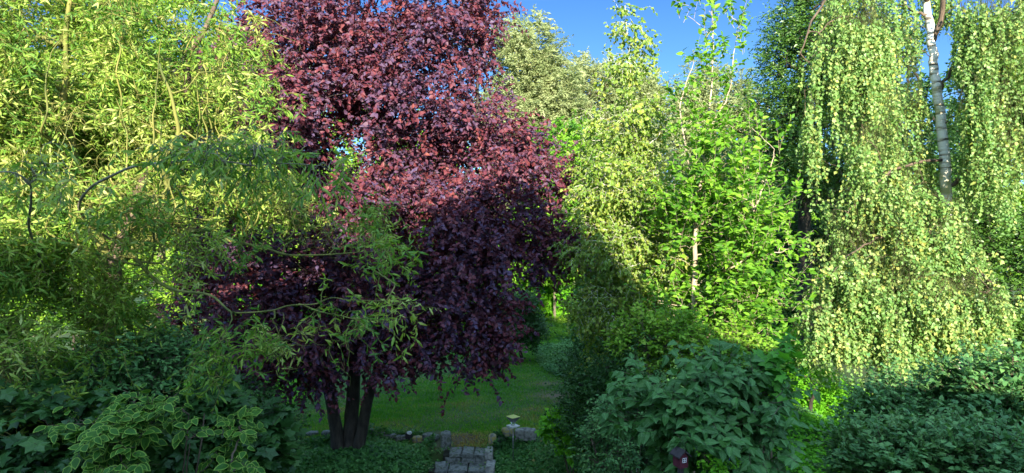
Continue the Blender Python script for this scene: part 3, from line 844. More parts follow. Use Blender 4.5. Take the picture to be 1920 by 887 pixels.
wb = [
    (110, 60, 8.3, 170, 150, 1.6, 1), (300, 90, 8.2, 130, 140, 1.5, 1), (60, 260, 7.6, 150, 150, 1.5, 1), (240, 270, 7.8, 160, 130, 1.5, 1), (380, 240, 8.4, 90, 110, 1.1, .8),
    (110, 430, 7.2, 160, 110, 1.3, .8), (300, 400, 7.2, 150, 80, 1.2, .8), (440, 350, 8.6, 100, 60, .9, .8), (500, 390, 8.8, 90, 45, .7, .8), (640, 440, 8.6, 60, 24, .4, .8), (440, 60, 7.6, 60, 70, .7, .45), (420, 150, 7.4, 70, 60, .7, .5),
    (-40, 120, 7, 130, 250, 1.3, .8), (90, 560, 6.6, 140, 80, 1.1, .8), (-20, 480, 6.2, 120, 110, 1, .8), (50, 660, 6.2, 130, 60, .9, .8), (150, 610, 6.8, 90, 50, .8, .6),
    (400, 470, 7.0, 70, 36, .5, .4), (660, 420, 8.4, 60, 30, .4, .7), (570, 400, 8.6, 60, 40, .4, .9), (310, 490, 7.0, 70, 36, .5, .4),
    (410, 650, 5.6, 26, 45, .25, .8), (520, 660, 5.6, 24, 50, .2, .7), (655, 640, 5.5, 18, 30, .15, .6), (740, 605, 5.6, 22, 28, .15, .6), (600, 610, 5.6, 40, 20, .2, .4), (715, 480, 6.0, 30, 30, .2, .6),
    (60, 780, 6.0, 110, 60, .7, .5), (500, 250, 6.8, 50, 70, .4, .5),
]
C, out = clumps(wb, 680, -.5, 41, .25, 4.5)
paths, Rd = skeleton(lines, C, start=.3, up_pen=.25, arch=.2, wig=.16, K=8, rmin=.004, rmax=.03)
wt.add(paths - Bw, Rd, 5)
P, Rt, idx = twigs(C, out, 11, .48, .10, up=.15, outw=.35, rndw=.9, droop=.2, wig=.7, K=7, r=.0045)
wt.add(P - Bw, Rt, 3)
wt.V += shoots_w.V; wt.F += [f + wt.n for f in shoots_w.F]; wt.T += shoots_w.T; wt.n += shoots_w.n
wt.build('branches', M['bark_willow'], wroot)
pos, d, N, S, rn = leaf_on(P, idx, 14, .084, up=.35, toward=.5, rnd=.8, drand=.7, along=.6, hang=.3, clumpvar=.6, var=.4, cull=(-.75, 3.4, 5))
leaves('crown', t_long(.22, .3), pos - Bw, d, N, S, rn, M['leaf_willow'], wroot)
# near shaded sprays hanging from the same tree closer to the house
C2, out2 = clumps([(420, 285, 4.6, 160, 14, .3, 1), (60, 320, 4.8, 80, 30, .4, .3), (590, 310, 4.7, 40, 24, .2, .5)], 24, -2, 43, .1)
# limbs that carry the near sprays reach forward from the big limb
P2, Rt2, idx2 = twigs(C2, out2, 6, .36, .10, up=.0, outw=.2, rndw=.9, droop=.3, wig=.45, K=7, r=.003)
lim = [curly([W(240, 470, 7.7), W(150, 400, 6.2), W(220, 330, 5.2), W(330, 300, 4.7), W(470, 310, 4.6), W(600, 310, 4.6)], [.035, .028, .02, .014, .009, .004], .03)[0],
       curly([W(90, 560, 7.2), W(60, 430, 5.8), W(40, 340, 4.7), W(-60, 320, 4.3)], [.035, .028, .018, .006], .03)[0]]
p2, r2 = skeleton(lim, C2, start=.3, up_pen=.1, wig=.2, K=7, rmin=.003, rmax=.01)
nw = Wood(); nw.add(p2 - Bw, r2, 5); nw.add(P2 - Bw, Rt2, 3)
for q in lim: nw.add(q - Bw, np.linspace(.016, .003, len(q)), 6)
nw.build('hanging_branches', M['bark_grey'], wroot)
pos, d, N, S, rn = leaf_on(P2, idx2, 11, .088, up=.5, toward=.4, rnd=.6, along=.6, hang=.35, clumpvar=.4, var=.35)
leaves('hanging_foliage', t_long(.19, .3), pos - Bw, d, N, S, rn, M['leaf_willow'], wroot)

# ------------------------------------------------------------------ young birch in the middle
Bb = np.array([W(1198, 660, 11)[0], 11.0, 0]); Bb[2] = G(Bb[0], Bb[1])
birch_tr = [([Bb - [0, 0, .1], W(1196, 660, 11), W(1187, 540, 11), W(1184, 400, 11), W(1180, 300, 11), W(1182, 180, 11.05), W(1178, 80, 11.05), W(1172, 10, 11.05)], [.055, .047, .042, .036, .026, .013, .006, .003])]
plant('young_birch', 'slender young birch with thin white trunk in the middle of the view', 'tree', Bb, birch_tr,
      [(1175, 50, 11, 22, 45, .25, .7), (1177, 140, 11, 38, 55, .4, .7), (1205, 90, 11, 16, 22, .2, .8), (1155, 230, 11, 62, 60, .7, .8), (1205, 250, 11, 50, 60, .6, .7), (1150, 340, 11, 85, 70, .9, 1), (1210, 360, 10.9, 80, 80, .8, 1),
       (1145, 450, 11, 80, 70, .9, 1), (1215, 480, 10.8, 90, 80, .8, 1), (1150, 560, 11, 75, 70, .7, 1), (1230, 590, 10.8, 70, 70, .7, 1), (1130, 640, 11, 60, 50, .6, .7), (1110, 160, 11, 25, 25, .3, .15)],
      470, dict(per=7, L=.42, spread=.08, up=.0, outw=.5, rndw=.7, droop=.22, wig=.25, r=.0025),
      dict(per=9, size=.064, up=.3, toward=.55, rnd=.65, along=.6, hang=.6, clumpvar=.35), t_ovate(.78, waist=.28), M['leaf_birch'], M['bark_birch'],
      seed=51, gap=-.5, shell=.25, freq=4.0, sk=dict(rmax=.014, rmin=.0035, up_pen=1.6, arch=.15), start=.12)

# ------------------------------------------------------------------ bright green sapling
Bs = np.array([W(1302, 500, 9.6)[0], 9.6, 0]); Bs[2] = G(Bs[0], Bs[1])
sap_tr = [
    ([Bs - [0, 0, .1], W(1301, 620, 9.6), W(1303, 500, 9.6), W(1306, 400, 9.6), W(1320, 300, 9.6), W(1330, 200, 9.6), W(1338, 90, 9.6), W(1332, -20, 9.6)], [.05, .042, .037, .03, .024, .016, .008, .003]),
    ([W(1303, 560, 9.6), W(1350, 500, 9.3), W(1400, 420, 9.2), W(1440, 330, 9.2), W(1452, 280, 9.2)], [.022, .02, .015, .01, .004]),
    ([W(1305, 420, 9.6), W(1290, 300, 9.6), W(1275, 200, 9.6), W(1300, 120, 9.6)], [.02, .016, .01, .004]),
    ([W(1330, 240, 9.6), W(1365, 180, 9.6), W(1375, 110, 9.6), W(1385, 40, 9.6)], [.014, .01, .007, .003]),
]
def shoots(lines_, n, L, up, C_=None):
    pass
plant('sapling', 'bright yellow green sapling with thin pale stem and long upright shoots', 'tree', Bs, sap_tr,
      [(1330, 330, 9.6, 75, 80, .7, .8), (1395, 400, 9.4, 80, 90, .8, 1), (1330, 250, 9.6, 45, 70, .5, .6), (1300, 450, 9.5, 75, 80, .7, .8), (1390, 500, 9.3, 90, 80, .8, 1.1), (1440, 440, 9.3, 50, 60, .5, .8),
       (1370, 590, 9.3, 100, 60, .8, 1.1), (1290, 580, 9.5, 70, 60, .6, .8), (1440, 560, 9.2, 55, 60, .5, .9), (1280, 350, 9.6, 50, 60, .5, .7), (1345, 150, 9.6, 40, 40, .3, .3)],
      240, dict(per=5, L=.45, spread=.07, up=.45, outw=.6, rndw=.6, droop=-.05, wig=.1, r=.003),
      dict(per=9, size=.10, up=.75, toward=.3, rnd=.4, along=.55, hang=.0, clumpvar=.35), t_ovate(.56), M['leaf_bright'], M['bark_pale'],
      seed=61, gap=-.25, shell=.3, freq=4.2, sk=dict(rmax=.016, rmin=.004, up_pen=2.2, arch=.0), start=.2,
      extra=np.array([W(x_, y_, 9.6) for x_, y_ in ((1330, 20), (1325, 60), (1335, 110), (1385, 60), (1380, 110), (1300, 110), (1352, 180), (1290, 30), (1272, 190), (1410, 240), (1450, 290), (1480, 380), (1490, 460), (1370, 30))]))


# ------------------------------------------------------------------ weeping birch at the right
Bq = np.array([W(1770, 700, 13)[0] + .15, 13.0, 0]); Bq[2] = G(Bq[0], Bq[1])
qroot = empty('weeping_birch', Bq, 'big weeping birch with white trunk and long hanging leafy strands at right', 'tree')
q_tr = poly([Bq - [0, 0, .15], W(1795, 560, 13), W(1778, 400, 13), W(1772, 320, 13), W(1764, 220, 13), W(1752, 140, 13), W(1745, 60, 13), W(1728, -60, 13.1), W(1715, -250, 13.1)],
            [.17, .135, .11, .105, .095, .088, .08, .065, .04], wig=.01)
q_l = [q_tr[0]]
ww = Wood(); ww.add(q_tr[0] - Bq, q_tr[1], 12); ww.build('trunk', M['bark_birch'], qroot)
ww = Wood()
for pts, rad in [
    ([W(1747, 90, 13), W(1765, 30, 12.8), W(1775, -60, 12.6), W(1800, -200, 12.4)], [.055, .05, .04, .03]),
    ([W(1760, 175, 13), W(1785, 130, 12.8), W(1805, 95, 12.6)], [.035, .03, .018]),
    ([W(1778, 355, 13), W(1830, 310, 12.6), W(1880, 270, 12.3), W(1960, 190, 12.1), W(2000, 180, 12)], [.05, .045, .035, .025, .01]),
    ([W(1770, 300, 13), W(1700, 310, 12.5), W(1640, 345, 12.1), W(1590, 400, 12)], [.035, .028, .02, .008]),
    ([W(1790, 450, 13), W(1830, 500, 12.2), W(1865, 545, 11.9), W(1885, 570, 11.8)], [.035, .028, .018, .006]),
    ([W(1785, 430, 13), W(1700, 430, 12.2), W(1620, 460, 11.9), W(1550, 520, 11.8)], [.035, .028, .018, .006]),
    ([W(1740, 0, 13), W(1660, -60, 12.6), W(1560, -20, 12.3), W(1500, 100, 12.2)], [.05, .04, .03, .01]),
    ([W(1742, 30, 13), W(1700, 15, 13.2), W(1640, -20, 13.5)], [.03, .025, .015]),
    ([W(1735, -60, 13), W(1850, -120, 12.4), W(1930, -60, 12)], [.05, .04, .02]),
    ([W(1728, -120, 13), W(1640, -200, 12.5), W(1570, -160, 12.2)], [.05, .04, .02]),
    ([W(1790, 500, 13), W(1720, 560, 12), W(1660, 600, 11.7)], [.03, .02, .008]),
]:
    p, r = poly(pts, rad, wig=.02); q_l.append(p); ww.add(p - Bq, r, 6)
# curtains: (px centre, py top, py bottom, half width px, Y, strands)
cur = [
    (1775, 365, 600, 30, 12.3, 90), (1770, 440, 640, 26, 12.0, 60),
    (1610, -40, 300, 42, 12.2, 190), (1590, -60, 180, 40, 12.4, 90), (1630, 100, 470, 26, 12.1, 80), (1690, -30, 330, 38, 12.9, 90), (1715, 150, 430, 30, 13.3, 60), (1512, 150, 345, 12, 12.2, 34), (1545, 60, 260, 22, 12.4, 40),
    (1520, 240, 360, 10, 12.2, 14), (1660, 200, 440, 36, 13.4, 60),
    (1830, -60, 240, 34, 12.4, 110), (1880, -60, 360, 42, 12.1, 190), (1850, 120, 430, 34, 12.2, 110), (1905, 60, 360, 30, 12.0, 70), (1812, 130, 330, 14, 13.5, 26), (1825, 230, 400, 22, 12.8, 44),
    (1640, 335, 560, 52, 12.1, 60), (1700, 315, 620, 40, 12.1, 70), (1755, 340, 560, 34, 12.2, 50), (1800, 370, 600, 34, 12.3, 40), (1705, 420, 720, 16, 11.9, 90), (1620, 470, 700, 45, 11.9, 60),
    (1560, 500, 700, 46, 11.8, 50), (1680, 560, 715, 34, 11.8, 50), (1530, 560, 720, 30, 11.9, 34), (1840, 500, 680, 34, 11.9, 40), (1872, 535, 660, 18, 11.8, 30), (1760, 520, 690, 30, 12.0, 34),
    (1580, 380, 560, 34, 12.3, 44), (1740, -60, 90, 60, 13.6, 60), (1820, 560, 690, 30, 12.2, 50),
    (1960, -60, 400, 40, 12.2, 90), (1640, 0, 380, 60, 14.0, 60), (1860, 0, 380, 60, 14.0, 70), (1720, 330, 640, 80, 13.8, 60),
]
top_nodes = []
PS, IDX, cnt = [], [], 0
heads = []
for (px, ty, by, hw, Y, n) in cur:
    n = int(n * 1.2)
    # every curtain hangs from several twig ends
    nh = max(3, n // 8)
    hs = np.array([W(px + rng.uniform(-1, 1) * hw, ty + rng.random() ** 1.3 * (by - ty) * .45, Y + rng.normal(0, .28)) for _ in range(nh)])
    heads.append(hs)
    hi = rng.integers(0, nh, n)
    Lfull = (hs[hi][:, 2] - W(px, by, Y)[2])
    Ls = np.clip(Lfull * rng.uniform(.55, 1.06, n), .25, 4)[:, None]
    K = 9
    P = np.empty((n, K, 3)); P[:, 0] = hs[hi] + rng.normal(0, .03, (n, 3))
    dd = rng.normal(0, 1, (n, 3)); dd[:, 2] = rng.uniform(-.3, .5, n); dd = nrmz(dd)
    sway = rng.normal(0, .09, (n, 3)) * [1, 1, 0]
    for k in range(1, K):
        dd = nrmz(dd * (.55 if k < 3 else .35) + np.array([0, 0, -1.]) + sway + rng.normal(0, .13, (n, 3)))
        P[:, k] = P[:, k - 1] + dd * Ls / (K - 1)
    PS.append(P); IDX.append(np.full(n, cnt) + (np.arange(n) % 5)); cnt += 5
heads = np.concatenate(heads)
mc, mo = clumps([(1640, 390, 12.1, 60, 50, .6, 1), (1720, 400, 12.0, 60, 60, .6, 1), (1600, 520, 11.9, 60, 60, .6, 1), (1700, 540, 11.7, 60, 70, .6, 1), (1790, 470, 12.2, 50, 60, .5, 1), (1850, 560, 11.8, 45, 45, .5, 1.4),
                 (1810, 600, 11.9, 50, 50, .5, 1), (1760, 610, 12, 60, 50, .5, .8), (1550, 620, 11.9, 60, 60, .6, 1), (1640, 660, 11.8, 60, 40, .5, 1), (1590, 430, 12.2, 40, 40, .4, .6), (1540, 400, 13, 50, 70, .6, .4)], 190, -.7, 77, .3, 3.5)
mp_, _r, mi_ = twigs(mc, mo, 9, .62, .07, up=.1, outw=.5, rndw=.7, droop=.42, wig=.16, K=9)
PS.append(mp_); IDX.append(mi_ + cnt)
heads = np.concatenate([heads, mc])
paths, Rd = skeleton(q_l, heads, start=.25, up_pen=.5, arch=.35, wig=.06, K=7, rmin=.003, rmax=.03)
ww.add(paths - Bq, Rd, 5)
P = np.concatenate(PS); IDX = np.concatenate(IDX)
# nothing hangs right before the bare upper trunk
tx = np.interp(P[:, :, 2], q_tr[0][:, 2], q_tr[0][:, 0]); ztop = W(1760, 345, 13)[2]
sx_off = P[:, :, 0] / P[:, :, 1] * 13.0 - tx
tz = 4 + (P[:, :, 2] - 4) / P[:, :, 1] * 13
tx = np.interp(tz, q_tr[0][:, 2], q_tr[0][:, 0]); sx_off = P[:, :, 0] / P[:, :, 1] * 13.0 - tx
bad = ((np.abs(sx_off - .03) < .24) & (P[:, :, 1] < 13.1) & (tz > ztop)).any(1)
P, IDX = P[~bad], IDX[~bad]
M['twig_green'] = noisemat('twig_green', [(.3, (.03, .035, .012)), (.7, (.08, .08, .03))], 8, bump=0)
wtw = Wood(); wtw.add(P - Bq, np.linspace(.0022, .0012, 9)[None] * np.ones((len(P), 1)), 3)
wtw.build('hanging_twigs', M['twig_green'], qroot)
ww.build('branches', M['bark_brown'], qroot)
LL = np.linalg.norm(P[:, 1:] - P[:, :-1], axis=2).sum(1)
allv = []
for lo, hi_, per in ((0, .8, 15), (.8, 1.5, 28), (1.5, 2.4, 46), (2.4, 9, 66)):
    k = (LL >= lo) & (LL < hi_)
    if k.any(): allv.append(leaf_on(P[k], IDX[k], per, .070, cull=(-.62, 4.2, 6), drand=.55, up=.15, toward=.7, rnd=.55, along=.35, sidew=.8, hang=.75, clumpvar=.4, var=.3))
pos, d, N, S, rn = [np.concatenate(a) for a in zip(*allv)]
kk = noise3(pos * [1.3, 1, .33], 5.0, 91) + .5 * noise3(pos, 3.0, 92) + rng.normal(0, .3, len(pos)) > -.62
pos, d, N, S, rn = pos[kk], d[kk], N[kk], S[kk], rn[kk]
leaves('crown', t_diamond(.82, .06), pos - Bq, d, N, S, rn, M['leaf_weeping'], qroot)

# ------------------------------------------------------------------ small tree on the lawn
Bt = np.array([W(981, 672, 19.5)[0], 19.5, 0]); Bt[2] = G(Bt[0], Bt[1])
plant('small_tree', 'small dark round tree with a leaning stem standing on the far lawn', 'tree', Bt,
      [([Bt - [0, 0, .05], W(975, 655, 19.5), W(970, 630, 19.5), W(968, 585, 19.5)], [.06, .05, .04, .01])],
      [(965, 610, 19.5, 42, 32, .7, 1), (995, 620, 19.5, 32, 26, .6, 1), (945, 625, 19.5, 22, 20, .4, 1), (975, 575, 19.5, 34, 30, .6, 1)], 200,
      dict(per=8, L=.35, spread=.08, up=.1, outw=.6, rndw=.7, droop=.1, wig=.15, r=.004),
      dict(per=9, size=.085, up=.7, toward=.3, rnd=.45, along=.5, clumpvar=.5), t_ovate(.45), M['leaf_dark'], M['bark_dark'], seed=71, shell=.3)


# ------------------------------------------------------------------ near shrubs
def shrub(name, label, px, Y, blobs, n, per, L, lper, lsize, tmpl, lmat, bark='bark_brown', nst=6, seed=0, up=.25, leafup=.8, toward=.35, droop=.05, hang=.1, r=.004, along=.5, gap=-.75, cat='shrub', group=None, shell=.4, rnd=.4, outw=.6, rndw=.6, lean=None, cv=.45):
    x = W(px, 443, Y)[0]
    b = np.array([x, Y, G(x, Y)])
    trs = []
    cs = [W(q[0], q[1], q[2]) for q in blobs]
    for i in range(nst):
        c = cs[i % len(cs)] + rng.normal(0, .12, 3)
        st = b + np.array([rng.normal(0, .12), rng.normal(0, .1), -.08])
        m_ = st * .55 + c * .45; m_[:2] = st[:2] * .7 + c[:2] * .3
        trs.append(([st, m_, c], [.018, .013, .005]))
    return plant(name, label, cat, b, trs, blobs, n, dict(per=per, L=L, spread=L * .2, up=up, outw=outw, rndw=rndw, droop=droop, wig=.12, r=r),
                 dict(per=lper, size=lsize, up=leafup, toward=toward, rnd=rnd, along=along, hang=hang, clumpvar=cv), tmpl, lmat, M[bark],
                 seed=seed, gap=gap, shell=shell, freq=3, sk=dict(rmax=.014, rmin=.004, up_pen=.6, arch=.05), wood='stems', crown='foliage', group=group, tsides=6, start=.3)


shrub('large_leaved_shrub', 'dense shrub with large pointed dark green leaves right of centre foreground', 1310, 6.3,
      [(1290, 745, 6.4, 100, 62, .55, 1), (1370, 760, 6.3, 80, 62, .5, 1), (1240, 780, 6.2, 60, 55, .45, 1), (1320, 830, 6.1, 110, 55, .5, 1), (1390, 820, 6.2, 50, 50, .4, .8), (1235, 715, 6.5, 40, 30, .4, .7), (1370, 715, 6.5, 50, 30, .4, .7)],
      100, 5, .30, 7, .118, t_ovate(.56, .05, .32), M['leaf_large'], seed=81, leafup=.7, toward=.55, rnd=.3, hang=.25, up=.3, r=.005)
shrub('maple_sapling', 'small maple sapling with broad lobed green leaves beside the large leaved shrub', 1440, 6.6,
      [(1450, 690, 6.6, 30, 50, .25, 1), (1440, 745, 6.5, 30, 30, .2, .6)], 14, 3, .2, 3, .135, t_lobed(5, .55), M['leaf_maple'], nst=2, seed=82, toward=.6, hang=.25, rnd=.25, cat='sapling')
rs = [
    ('bluish green lobed shrub reaching up at the right edge', 1850, 7.6, [(1860, 750, 7.6, 100, 60, .6, 1), (1900, 800, 7.2, 80, 70, .5, 1), (1800, 770, 7.8, 70, 50, .5, 1)], 230, 83),
    ('bluish green lobed shrub in the middle of the lower right thicket', 1700, 7.9, [(1700, 770, 8, 100, 50, .6, 1), (1670, 800, 7.8, 70, 45, .5, 1), (1740, 840, 7.4, 90, 50, .5, 1)], 240, 84),
    ('lowest bluish green lobed shrub along the bottom of the right thicket', 1640, 6.8, [(1640, 865, 7, 80, 34, .5, 1), (1720, 870, 6.6, 110, 40, .5, 1), (1840, 870, 6.4, 90, 45, .5, 1),(1660, 850, 7, 40, 36, .4, .6)], 240, 85),
]
for lb, px, Y, bl, n, sd in rs:
    shrub('lobed_shrub', lb, px, Y, bl, int(n * 1.15), 5, .32, 11, .060, t_lobed(3, .6, 1.0), M['leaf_blue'], seed=sd, leafup=1.0, toward=.2, rnd=.38, up=.6, hang=.0, gap=-.6, cv=.6, group='bluish shrubs in the lower right')
for i_, (px, py, Y, ln, lb) in enumerate(((1850, 700, 7.4, .45, 'upright leafy shoot catching light above the bluish shrubs, right of the shorter shoot'), (1780, 715, 7.6, .35, 'shorter upright shoot above the middle of the bluish shrubs'),
                              (1900, 690, 7.2, .5, 'upright leafy shoot nearest the right edge above the bluish shrubs'))):
    t_ = W(px, py, Y); b_ = np.array([t_[0] + rng.normal(0, .05), Y + .1, G(t_[0], Y)])
    plant('shrub_shoot', lb, 'shoot', b_, [([b_, b_ * .4 + t_ * .6 + [.03, 0, 0], t_ + [0, 0, ln * .5]], [.012, .009, .003])], [(px, py, Y, 12, ln * .5 * F / Y, .08, 1)], 14,
          dict(per=3, L=.13, spread=.02, up=.3, outw=.6, rndw=.5, droop=0, wig=.1, r=.002),
          dict(per=6, size=.058, up=1., toward=.2, rnd=.35, along=.6, clumpvar=.5), t_lobed(3, .6), M['leaf_blue'], M['bark_brown'], seed=140 + i_, gap=-3, shell=.1, wood='stem', crown='foliage', group='shoots above the bluish shrubs')
shrub('variegated_shrub', 'variegated dogwood with pale rimmed leaves in the lower left foreground', 330, 5.2,
      [(330, 810, 5.2, 100, 65, .5, 1), (260, 840, 5.0, 70, 45, .4, 1), (400, 820, 5.2, 50, 45, .4, .8), (360, 765, 5.4, 50, 24, .35, .7), (220, 790, 5.4, 70, 34, .35, .7), (430, 860, 5, 34, 34, .3, .6), (150, 810, 5.3, 50, 20, .3, .3)],
      56, 3, .16, 6, .098, t_rim(.62), M['leaf_rim'], seed=86, leafup=.9, toward=.6, rnd=.22, hang=.25, up=.3, shell=.6)
ls = [
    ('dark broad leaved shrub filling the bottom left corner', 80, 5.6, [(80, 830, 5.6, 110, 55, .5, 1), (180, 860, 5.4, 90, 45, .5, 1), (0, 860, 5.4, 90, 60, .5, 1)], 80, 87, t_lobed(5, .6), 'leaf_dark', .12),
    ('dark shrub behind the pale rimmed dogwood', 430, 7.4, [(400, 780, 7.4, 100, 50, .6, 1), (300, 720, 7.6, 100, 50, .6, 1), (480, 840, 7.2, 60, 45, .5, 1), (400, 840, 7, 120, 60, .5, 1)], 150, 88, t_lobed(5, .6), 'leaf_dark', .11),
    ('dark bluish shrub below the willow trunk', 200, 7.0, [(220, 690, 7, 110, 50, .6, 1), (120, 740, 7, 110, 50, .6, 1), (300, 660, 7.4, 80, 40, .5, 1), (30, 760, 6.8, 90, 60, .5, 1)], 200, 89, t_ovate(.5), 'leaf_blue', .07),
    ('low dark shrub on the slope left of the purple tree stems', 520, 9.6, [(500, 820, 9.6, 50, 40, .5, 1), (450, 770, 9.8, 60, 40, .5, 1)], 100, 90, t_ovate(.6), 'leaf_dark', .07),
]
for lb, px, Y, bl, n, sd, tm, mt, sz in ls:
    shrub('dark_shrub', lb, px, Y, bl, n, 6, .30, 8, sz, tm, M[mt], seed=sd, leafup=.9, toward=.35, rnd=.3, hang=.15)
shrub('bright_shrub', 'small bright green bush on a leaning stem right of the garden lamp', 1078, 10.3,
      [(1040, 808, 10.3, 26, 24, .24, 1), (1058, 830, 10.3, 24, 18, .22, .8), (1045, 785, 10.3, 16, 14, .15, .6)], 42, 4, .13, 7, .085, t_lobed(3, .6), M['leaf_lime'], nst=3, seed=91, rnd=.3, shell=.2)
shrub('flowering_plant', 'light green leafy plant with one blue flower below the large leaved shrub', 1350, 5.6,
      [(1340, 868, 5.6, 24, 18, .12, 1), (1320, 850, 5.6, 12, 10, .08, .6), (1370, 862, 5.6, 14, 10, .08, .6)], 20, 3, .07, 6, .04, t_ovate(.7), M['leaf_lime'], nst=4, seed=92, shell=.2, cat='plant')
shrub('light_shrub', 'mid green small leaved shrub beside the dark shrub left of the large leaves', 1165, 8.2,
      [(1165, 790, 8.2, 45, 40, .35, 1), (1140, 840, 8, 50, 36, .3, .8), (1210, 680, 8.4, 34, 40, .3, .8)], 120, 5, .22, 9, .048, t_ovate(.6), M['leaf_blue'], seed=93)
shrub('green_shrub', 'green shrub between the bright sapling foot and the large leaved shrub', 1300, 8.4,
      [(1280, 640, 8.6, 90, 40, .5, 1), (1370, 660, 8.6, 80, 36, .5, 1), (1210, 640, 8.6, 50, 50, .4, 1)], 150, 6, .28, 9, .06, t_ovate(.6), M['leaf_mid'], seed=94)


# ------------------------------------------------------------------ stone steps, edging stones
M['stone'] = noisemat('stone', [(.30, (.03, .035, .03)), (.42, (.085, .095, .09)), (.52, (.16, .17, .165)), (.6, (.08, .09, .075)), (.7, (.05, .08, .03))], 11, bump=.5, detail=9)
M['stone_pale'] = noisemat('stone_pale', [(.32, (.06, .065, .055)), (.46, (.17, .17, .16)), (.6, (.26, .26, .24)), (.7, (.12, .13, .08))], 12, bump=.5, detail=9)
M['stone_lichen'] = noisemat('stone_lichen', [(.3, (.08, .08, .06)), (.45, (.19, .19, .16)), (.55, (.32, .27, .06)), (.62, (.22, .2, .10)), (.75, (.2, .2, .17))], 14, bump=.5, detail=8)
M['stone_dark'] = noisemat('stone_dark', [(.3, (.012, .012, .014)), (.7, (.03, .03, .035))], 9, bump=.4)
M['stone_white'] = noisemat('stone_white', [(.3, (.5, .5, .52)), (.7, (.66, .66, .68))], 9, bump=.2)
M['joint'] = noisemat('joint', [(.3, (.008, .008, .006)), (.7, (.02, .022, .012))], 20, bump=.5)


def slab(bm, x0, x1, y0, y1, z0, z1, jit=.010, b=.007):
    """one rough hewn block, added to bm"""
    t = bmesh.new()
    v = box(t, x0, x1, y0, y1, z0, z1)
    for q in t.verts: q.co += Vector(rng.normal(0, jit, 3) * [1, 1, .4])
    bmesh.ops.bevel(t, geom=list(t.edges), offset=b, segments=2, affect='EDGES', profile=.55)
    bmesh.ops.subdivide_edges(t, edges=list(t.edges), cuts=1, use_grid_fill=True)
    for q in t.verts: q.co += Vector(rng.normal(0, .0022, 3))
    me = bpy.data.meshes.new('tmp'); t.to_mesh(me); t.free(); bm.from_mesh(me); bpy.data.meshes.remove(me)


steps = empty('stone_steps', (0, 0, 0), 'grey stone garden steps leading up to the lawn', 'steps')
sx = [(-1.20, -.50), (-1.42, -.44), (-1.50, -.42), (-1.55, -.40)]
yy, zz = 11.83, -.09
cuts = [[.36, .68], [.25, .62], [.3, .66], [.4, .7]]
rcut = [[.0, .42, .76], [.30, .6], [.45], [.35, .7]]
for k in range(4):
    a, b = sx[k]; y1 = yy - .40 * k; y0_ = y1 - .40; z = zz - .155 * k
    bm = bmesh.new()
    e = [0] + cuts[k] + [1]
    for i in range(len(e) - 1):
        slab(bm, a + (b - a) * e[i] + .011, a + (b - a) * e[i + 1] - .011, y0_ + .02, y1 + .04, z - .06, z + rng.normal(0, .008))
    e = [c for c in ([0] + rcut[k] + [1])]; e = sorted(set(e))
    for i in range(len(e) - 1):
        slab(bm, a - .06 + (b - a + .06) * e[i] + .007, a - .06 + (b - a + .06) * e[i + 1] - .007, y0_ + .03, y0_ + .18, z - .165, z - .068)
    s = from_bm('step', bm, M['stone'], steps)
bm = bmesh.new()
for k in range(4):
    a, b = sx[k]; y1 = yy - .40 * k; z = zz - .155 * k
    box(bm, a - .1, b + .05, y1 - .34, y1 + .02 - k * .0001, z - .6, z - .035)
from_bm('bedding', bm, M['joint'], steps)


def rock(label, px, py, Y, size, mat, rz=0, boxy=.6, seed=0, group='stones edging the steps and the lawn bank', dz=0, name='edging_stone', cat='stone'):
    r = np.random.default_rng(seed)
    bm = bmesh.new()
    bmesh.ops.create_cube(bm, size=1)
    bmesh.ops.subdivide_edges(bm, edges=list(bm.edges), cuts=5, use_grid_fill=True)
    for v in bm.verts:
        c = np.array(v.co); sph = c / (np.linalg.norm(c) + 1e-9) * .55
        c = c * boxy + sph * (1 - boxy)
        n = sum(np.sin(c @ r.normal(0, 5, 3) + r.uniform(0, 6)) for _ in range(1))
        v.co = Vector(c)
    co = np.array([v.co for v in bm.verts])
    nn = noise3(co, 7, seed) * .035 + noise3(co, 17, seed + 1) * .015
    for v, k in zip(bm.verts, nn):
        v.co = v.co * (1 + k * 1.4)
        v.co = Vector((v.co.x * size[0], v.co.y * size[1], v.co.z * size[2]))
    p = W(px, py, Y)
    z = p[2] + dz
    z = max(z, G(p[0], p[1]) + size[2] * .2)
    z = min(z, G(p[0], p[1]) + size[2] * (.45 if size[2] > .14 else .12))
    o = from_bm(name, bm, M[mat], smooth=True)
    o.location = (float(p[0]), float(p[1]), float(z)); o.rotation_euler = (0, 0, rz)
    return tag(o, label, cat, group)


rock('upright grey block standing at the top left of the steps', 836, 828, 11.9, (.20, .22, .36), 'stone', .2, .8, 1)
rock('grey block standing on the left side of the second step', 826, 862, 11.25, (.20, .26, .34), 'stone', .1, .85, 2)
rock('yellow lichen covered round stone at the top right of the steps', 923, 822, 11.95, (.17, .15, .22), 'stone_lichen', 0, .3, 3)
rock('narrow kerb stone along the right of the top step', 917, 845, 11.62, (.15, .42, .34), 'stone_pale', 0, .85, 4)
rock('narrow kerb stone along the right of the second step', 920, 866, 11.2, (.17, .40, .40), 'stone_pale', -.05, .85, 5)
rock('flat grey stone between the lichen stone and the long pale block', 938, 815, 12.1, (.22, .18, .12), 'stone', .3, .5, 6)
rock('rounded lichen patched stone at the left end of the long pale block', 953, 808, 12.15, (.24, .2, .2), 'stone_lichen', .5, .4, 7)
rock('long pale hewn block lying behind the garden lamp', 985, 811, 12.1, (.42, .2, .22), 'stone_pale', 0, .85, 8)
rock('small dark stone with a white cap on the bank left of the steps', 766, 800, 12.35, (.13, .12, .16), 'stone_dark', 0, .3, 9)
wcap = rock('t', 770, 796, 12.33, (.09, .08, .06), 'stone_white', 0, .3, 10)
for k in ('label', 'category', 'group'): del wcap[k]
wcap.name = 'white_cap'
